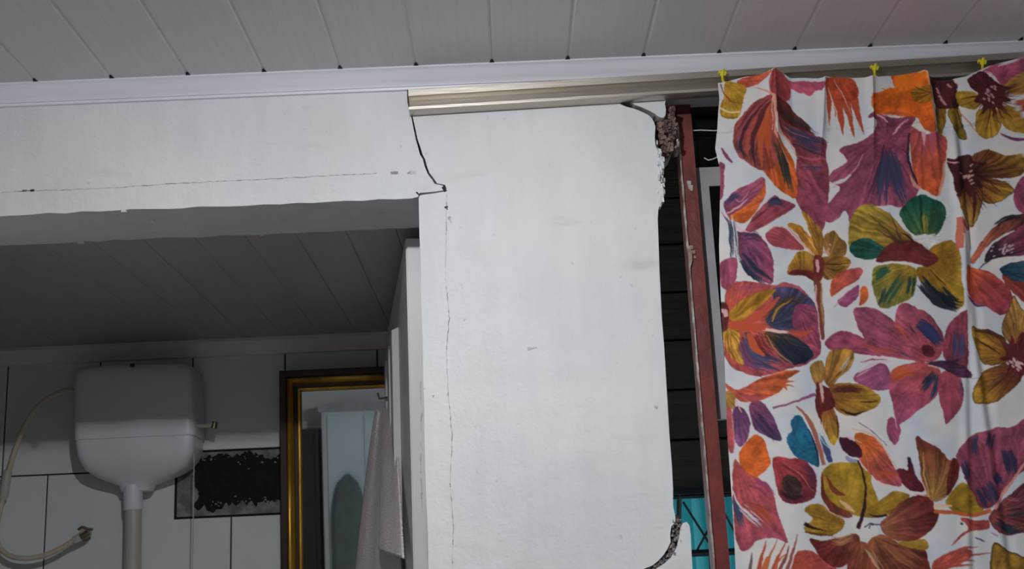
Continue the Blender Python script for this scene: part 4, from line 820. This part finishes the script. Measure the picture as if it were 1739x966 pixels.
P('H', [(150,610),(250,508),(350,468),(445,478),(462,560),(492,600),(452,690),(342,770),(240,775),(150,742),(105,665)], (170,104,76), (80,690), (118,44,46), .25); S('H', [(150,600),(80,610),(30,598)], 18, 3, (66,40,38), 14)
S('H', [(0,680),(40,655),(60,670)], 8, 8, (60,54,90)); S('H', [(30,690),(50,660),(110,668)], 7, 7, (60,54,90))
P('H', [(340,82),(400,100),(500,160),(560,230),(602,222),(632,270),(612,380),(545,482),(460,512),(402,440),(370,300)], (170,122,66), (450,500), (116,54,40), .35); P('H', [(575,235),(605,222),(632,272),(612,380),(550,475),(545,380)], (112,44,40), (540,480), streak=.3); S('H', [(385,180),(395,320),(430,480)], 3, 6, (214,160,110), 10)
P('H', [(208,300),(250,288),(285,295),(285,215),(305,235),(340,322),(388,400),(392,442),(300,432),(240,372)], (110,38,50), streak=.12); S('H', [(290,215),(300,240),(298,270)], 20, 14, (54,50,82)); S('H', [(360,300),(390,400),(415,460)], 3, 4, PNK, 9); S('H', [(330,460),(390,470),(440,475)], 4, 4, PEA, 10)
P('H', [(-70,55),(20,55),(100,110),(190,260),(245,402),(100,372),(0,282),(-50,200)], (216,104,44), (-20,80), (184,84,100), .22); BR('H', [(60,320),(140,330),(220,340)], 50, (210,92,48), 7, .6); S('H', [(-90,10),(40,50),(140,160),(215,280)], 5, 4, (226,170,150), 12); S('H', [(-40,-30),(60,40),(150,130)], 4, 3, (120,100,100), 6); S('H', [(80,380),(150,400),(240,412)], 6, 3, (226,190,186), 10)
P('G', [(862,72),(940,88),(1012,150),(1005,212),(920,192),(878,150)], (84,36,56), streak=.2); S('G', [(870,70),(940,78),(1010,110)], 5, 5, PNK, 10); S('G', [(905,200),(940,230),(990,235)], 14, 10, (150,150,185), 30); S('G', [(985,232),(1030,350),(1042,480),(1020,600),(990,690)], 12, 30, (66,36,46), 15)
# --- wide mauve leaf right foot
P('H', [(540,512),(640,390),(720,430),(800,562),(700,602),(580,572)], (164,128,34), streak=.08)
P('H', [(608,215),(640,140),(730,60),(900,8),(1000,0),(1110,-60),(1150,0),(1150,230),(1000,362),(860,545),(780,545),(740,470),(680,380),(640,280)], (140,66,88), (860,560), (164,80,106), .2)
for a_, wd_ in (([(752,60),(745,130),(740,200)], 40), ([(870,40),(850,100),(830,160)], 60), ([(960,160),(985,240),(1000,330)], 100), ([(790,400),(830,470),(865,535)], 110), ([(655,240),(685,310),(705,390)], 50), ([(880,320),(900,360),(920,400)], 60)): BR('H', a_, wd_, (66,64,98), 12, .7)
BR('H', [(840,160),(860,220),(880,280)], 40, (192,86,84), 5, .6); BR('H', [(1000,60),(1030,140),(1050,220)], 60, (176,86,116), 6, .5)
P('H', [(850,585),(960,480),(1110,370),(1150,400),(1150,680),(1000,732),(900,722),(838,642)], (150,70,70), (850,590), (108,56,70), .3); BR('H', [(880,640),(980,690),(1110,690)], 60, (54,66,84), 12, .7); BR('H', [(960,600),(1040,590),(1110,570)], 60, (70,70,72), 8, .6); BR('H', [(1000,690),(1060,680),(1110,660)], 24, (206,94,62), 4, .8); BR('H', [(950,470),(1010,490),(1110,480)], 30, (196,120,140), 5, .5)
S('H', [(1150,170),(1080,260),(1000,370),(870,560)], 14, 26, (216,146,136), 18)
S('H', [(460,575),(600,590),(740,600),(850,572)], 24, 26, (204,98,58), 28); S('H', [(460,545),(520,542),(580,545)], 30, 10, (224,190,160), 26)
P('H', [(640,622),(760,640),(832,640),(825,700),(705,712),(575,808),(640,732),(692,692)], (186,80,76), streak=.15); S('H', [(640,655),(650,660),(655,665)], 14, 10, (60,50,80)); S('H', [(740,750),(780,770),(810,780)], 6, 4, (110,100,140), 14); S('H', [(850,720),(880,740),(895,750)], 8, 6, (180,140,170), 14)
P('H', [(455,925),(520,872),(640,830),(720,850),(700,890),(600,955),(470,990)], (190,80,68), (470,960), (186,86,72), .3)
for a_ in ([(560,860),(660,830),(760,815)], [(600,880),(720,870),(850,858)], [(560,920),(660,910),(740,905)], [(520,960),(640,945),(730,935)]): S('H', a_, 24, 2, (186,84,74), 16)
P('H', [(865,800),(960,838),(1110,910),(1110,1040),(868,1040)], (168,126,44), (870,1000), (160,118,42), .2, (70,54,36), 5)

# wavering hand-printed outlines
wy, wx = np.mgrid[0:HH, 0:WW]
wx = np.clip(wx+(vnoise(HH, WW, 11)-.5)*3+(vnoise(HH, WW, 40)-.5)*5, 0, WW-1).astype(int); wy = np.clip(wy+(vnoise(HH, WW, 11)-.5)*3+(vnoise(HH, WW, 40)-.5)*5, 0, HH-1).astype(int)
cv = cv[wy, wx]
# soften to a printed edge, then to linear reflectance
for _ in range(2):
    cv[1:-1,1:-1] = (cv[1:-1,1:-1]*2+cv[:-2,1:-1]+cv[2:,1:-1]+cv[1:-1,:-2]+cv[1:-1,2:])/6
cs_ = np.clip(cv/255, 0, 1)
cl = np.where(cs_ <= .04045, cs_/12.92, ((cs_+.055)/1.055)**2.4)*1.14
lum = cl@np.array([.3,.55,.15]); cl = np.clip(lum[...,None]+(cl-lum[...,None])*.98, .002, 1)*.92*np.clip(lum[...,None]/.69, .02, 1)**.2
cl = np.clip(cl, .004, .86)

# ------------------------------------------------------------------ curtain cloth
KY = 1.955
zfoot = .95; ltop = [(1222,141),(1240,137),(1262,131),(1290,127),(1312,121),(1328,124),(1342,131),(1368,133),(1396,135),(1402,132),(1450,134),(1478,133),(1510,129),(1545,126),(1566,123),(1574,131),(1590,135),(1612,135),(1622,133),(1640,130),(1660,121),(1680,112),(1710,104),(1739,97),(1790,92),(1850,94),(1900,90)]
lleft = [(1219,141),(1217,165),(1215,200),(1212,228),(1216,245),(1221,268),(1220,330),(1219,400),(1221,460),(1224,520),(1229,590),(1232,660),(1234,720),(1239,790),(1243,850),(1246,900),(1249,966),(1253,1060),(1258,1200)]
tx = np.array([xz(*p, KY) for p in ltop]); lx = np.array([xz(*p, KY) for p in lleft])[::-1]
xright = 1.42
zv = np.concatenate([np.linspace(2.5, xz(1500,975,KY)[1], 760)]); 
xin = xz(1739,300,KY)[0]; zin = xz(1500,985,KY)[1]
su = np.concatenate([np.linspace(0, 1, 440), 1+np.linspace(0, 1, 60)[1:]])       # 0..1 in the photographed width, 1..2 beyond it
tv = np.concatenate([np.linspace(0, 1, 700), 1+np.linspace(0, 1, 90)[1:]])
Sg, Tg = np.meshgrid(su, tv)
ztopx = lambda x: np.interp(x, tx[:,0], tx[:,1])
z_nom = np.where(Tg <= 1, 2.37+(zin-2.37)*Tg, zin+(zfoot-zin)*(Tg-1))
xleft = np.interp(z_nom, lx[:,1], lx[:,0])
X = np.where(Sg <= 1, xleft+(xin-xleft)*Sg, xin+(xright-xin)*(Sg-1))
zt_ = ztopx(X); Z = np.where(Tg <= 1, zt_+(zin-zt_)*Tg, z_nom)
# print coordinates of each point of the flat cloth
R3 = np.array([[rt.x,rt.y,rt.z],[up.x,up.y,up.z],[fwd.x,fwd.y,fwd.z]])
D = np.stack([X, np.full_like(X, KY), Z-1.5], -1)@R3.T
U = (IW/2+FPX*D[...,0]/D[...,2]-CX0); V = (IH/2-FPX*D[...,1]/D[...,2]-CY0)
U = np.where(U > CW-6, 40+(U-(CW-6)) % (CW-50), U); V = np.where(V > CH-6, 70+(V-(CH-6)) % (CH-80), V)
U = np.clip(U*SS, 0, WW-2.01); V = np.clip(V*SS, 0, HH-2.01)
ui, vi = U.astype(int), V.astype(int); fu, fv = (U-ui)[...,None], (V-vi)[...,None]
C = cl[vi,ui]*(1-fu)*(1-fv)+cl[vi,ui+1]*fu*(1-fv)+cl[vi+1,ui]*(1-fu)*fv+cl[vi+1,ui+1]*fu*fv
# folds (towards the room is -y)
Yd = np.full_like(X, KY); below_top = np.clip((ztopx(X)-Z), 0, None)
def sm(a, b, v): t = np.clip((v-a)/(b-a), 0, 1); return t*t*(3-2*t)
def crease(p0, p1, amp, wid, zfade):
    a, b = xz(*p0, KY), xz(*p1, KY); xc = a[0]+(b[0]-a[0])*np.clip((a[1]-Z)/(a[1]-b[1]), -.2, 1.4)
    return amp*np.exp(-np.abs((X-xc)/wid)**1.3)*(1-sm(zfade*.35, zfade, below_top))
Yd += .0035*np.sin(X*24+.6)*sm(0, .25, below_top)+.0012*np.sin(X*57+2*Z)*sm(.05, .4, below_top)+.002*np.sin(X*13+Z*9)
Yd -= crease((1312,121),(1320,260), .016, .010, .22)+crease((1398,133),(1394,260), .010, .006, .2)+crease((1478,133),(1482,260), .010, .006, .2)
Yd -= crease((1570,123),(1588,260), .016, .008, .22)+crease((1345,131),(1350,240), -.006, .012, .16)+crease((1520,128),(1525,240), -.006, .02, .18)
def step(p0, p1, amp, wid):
    a, b = xz(*p0, KY), xz(*p1, KY); xc = a[0]+(b[0]-a[0])*np.clip((a[1]-Z)/(a[1]-b[1]), -.1, 1.5)
    return amp*(np.exp(-((X-xc+wid*1.2)/(wid*2.2))**2)-.8*np.exp(-((X-xc-wid*1.6)/(wid*1.8))**2))
Yd -= step((1616,135),(1642,420), .007, .0045)*sm(.02,.06,below_top)*np.where(Z < xz(1640,420,KY)[1], .75, 1)
Yd -= step((1640,420),(1646,960), .003, .0035)*sm(.2,.3,below_top)
Yd -= .006*np.exp(-((X-xz(1600,130,KY)[0])/.03)**2)*-1*(1-sm(.02,.2,below_top))
hem = .094
Yd -= .0022*(1-sm(hem-.004, hem, below_top+.004*np.sin(X*9)))-.0012*np.exp(-((below_top-hem)/.003)**2)
Yd -= .010*sm(0,1,(ztopx(X)-Z)/1.2)*0
nr, nc = X.shape
verts = np.stack([X, Yd, Z], -1).reshape(-1, 3)
idx = np.arange(nr*nc).reshape(nr, nc); quads = np.stack([idx[:-1,:-1], idx[1:,:-1], idx[1:,1:], idx[:-1,1:]], -1).reshape(-1, 4)
me = bpy.data.meshes.new('curtain'); me.vertices.add(len(verts)); me.vertices.foreach_set('co', verts.astype(np.float32).ravel())
me.loops.add(len(quads)*4); me.loops.foreach_set('vertex_index', quads.astype(np.int32).ravel())
me.polygons.add(len(quads)); me.polygons.foreach_set('loop_start', np.arange(0, len(quads)*4, 4, dtype=np.int32)); me.update(calc_edges=True)
me.polygons.foreach_set('use_smooth', np.ones(len(quads), bool))
at_ = me.color_attributes.new('print', 'FLOAT_COLOR', 'POINT'); at_.data.foreach_set('color', np.concatenate([C.reshape(-1,3), np.ones((len(verts),1))], 1).astype(np.float32).ravel())
cm = bpy.data.materials.new('printed_cotton'); cm.use_nodes = True; nt = cm.node_tree; b_ = nt.nodes['Principled BSDF']
an = nt.nodes.new('ShaderNodeAttribute'); an.attribute_name = 'print'; b_.inputs['Roughness'].default_value = .85; b_.inputs['Specular IOR Level'].default_value = .15
tc = nt.nodes.new('ShaderNodeTexCoord'); wv = nt.nodes.new('ShaderNodeTexNoise'); wv.inputs['Scale'].default_value = 420; nt.links.new(tc.outputs['Object'], wv.inputs['Vector'])
bpn = nt.nodes.new('ShaderNodeBump'); bpn.inputs['Strength'].default_value = .15; bpn.inputs['Distance'].default_value = .002
nt.links.new(wv.outputs['Fac'], bpn.inputs['Height']); nt.links.new(bpn.outputs[0], b_.inputs['Normal']); nt.links.new(an.outputs['Color'], b_.inputs['Base Color'])
me.materials.append(cm); cu = bpy.data.objects.new('curtain', me); COL.objects.link(cu)
tag(cu, 'white cotton curtain printed with large mauve, orange and mustard flowers', 'curtain')
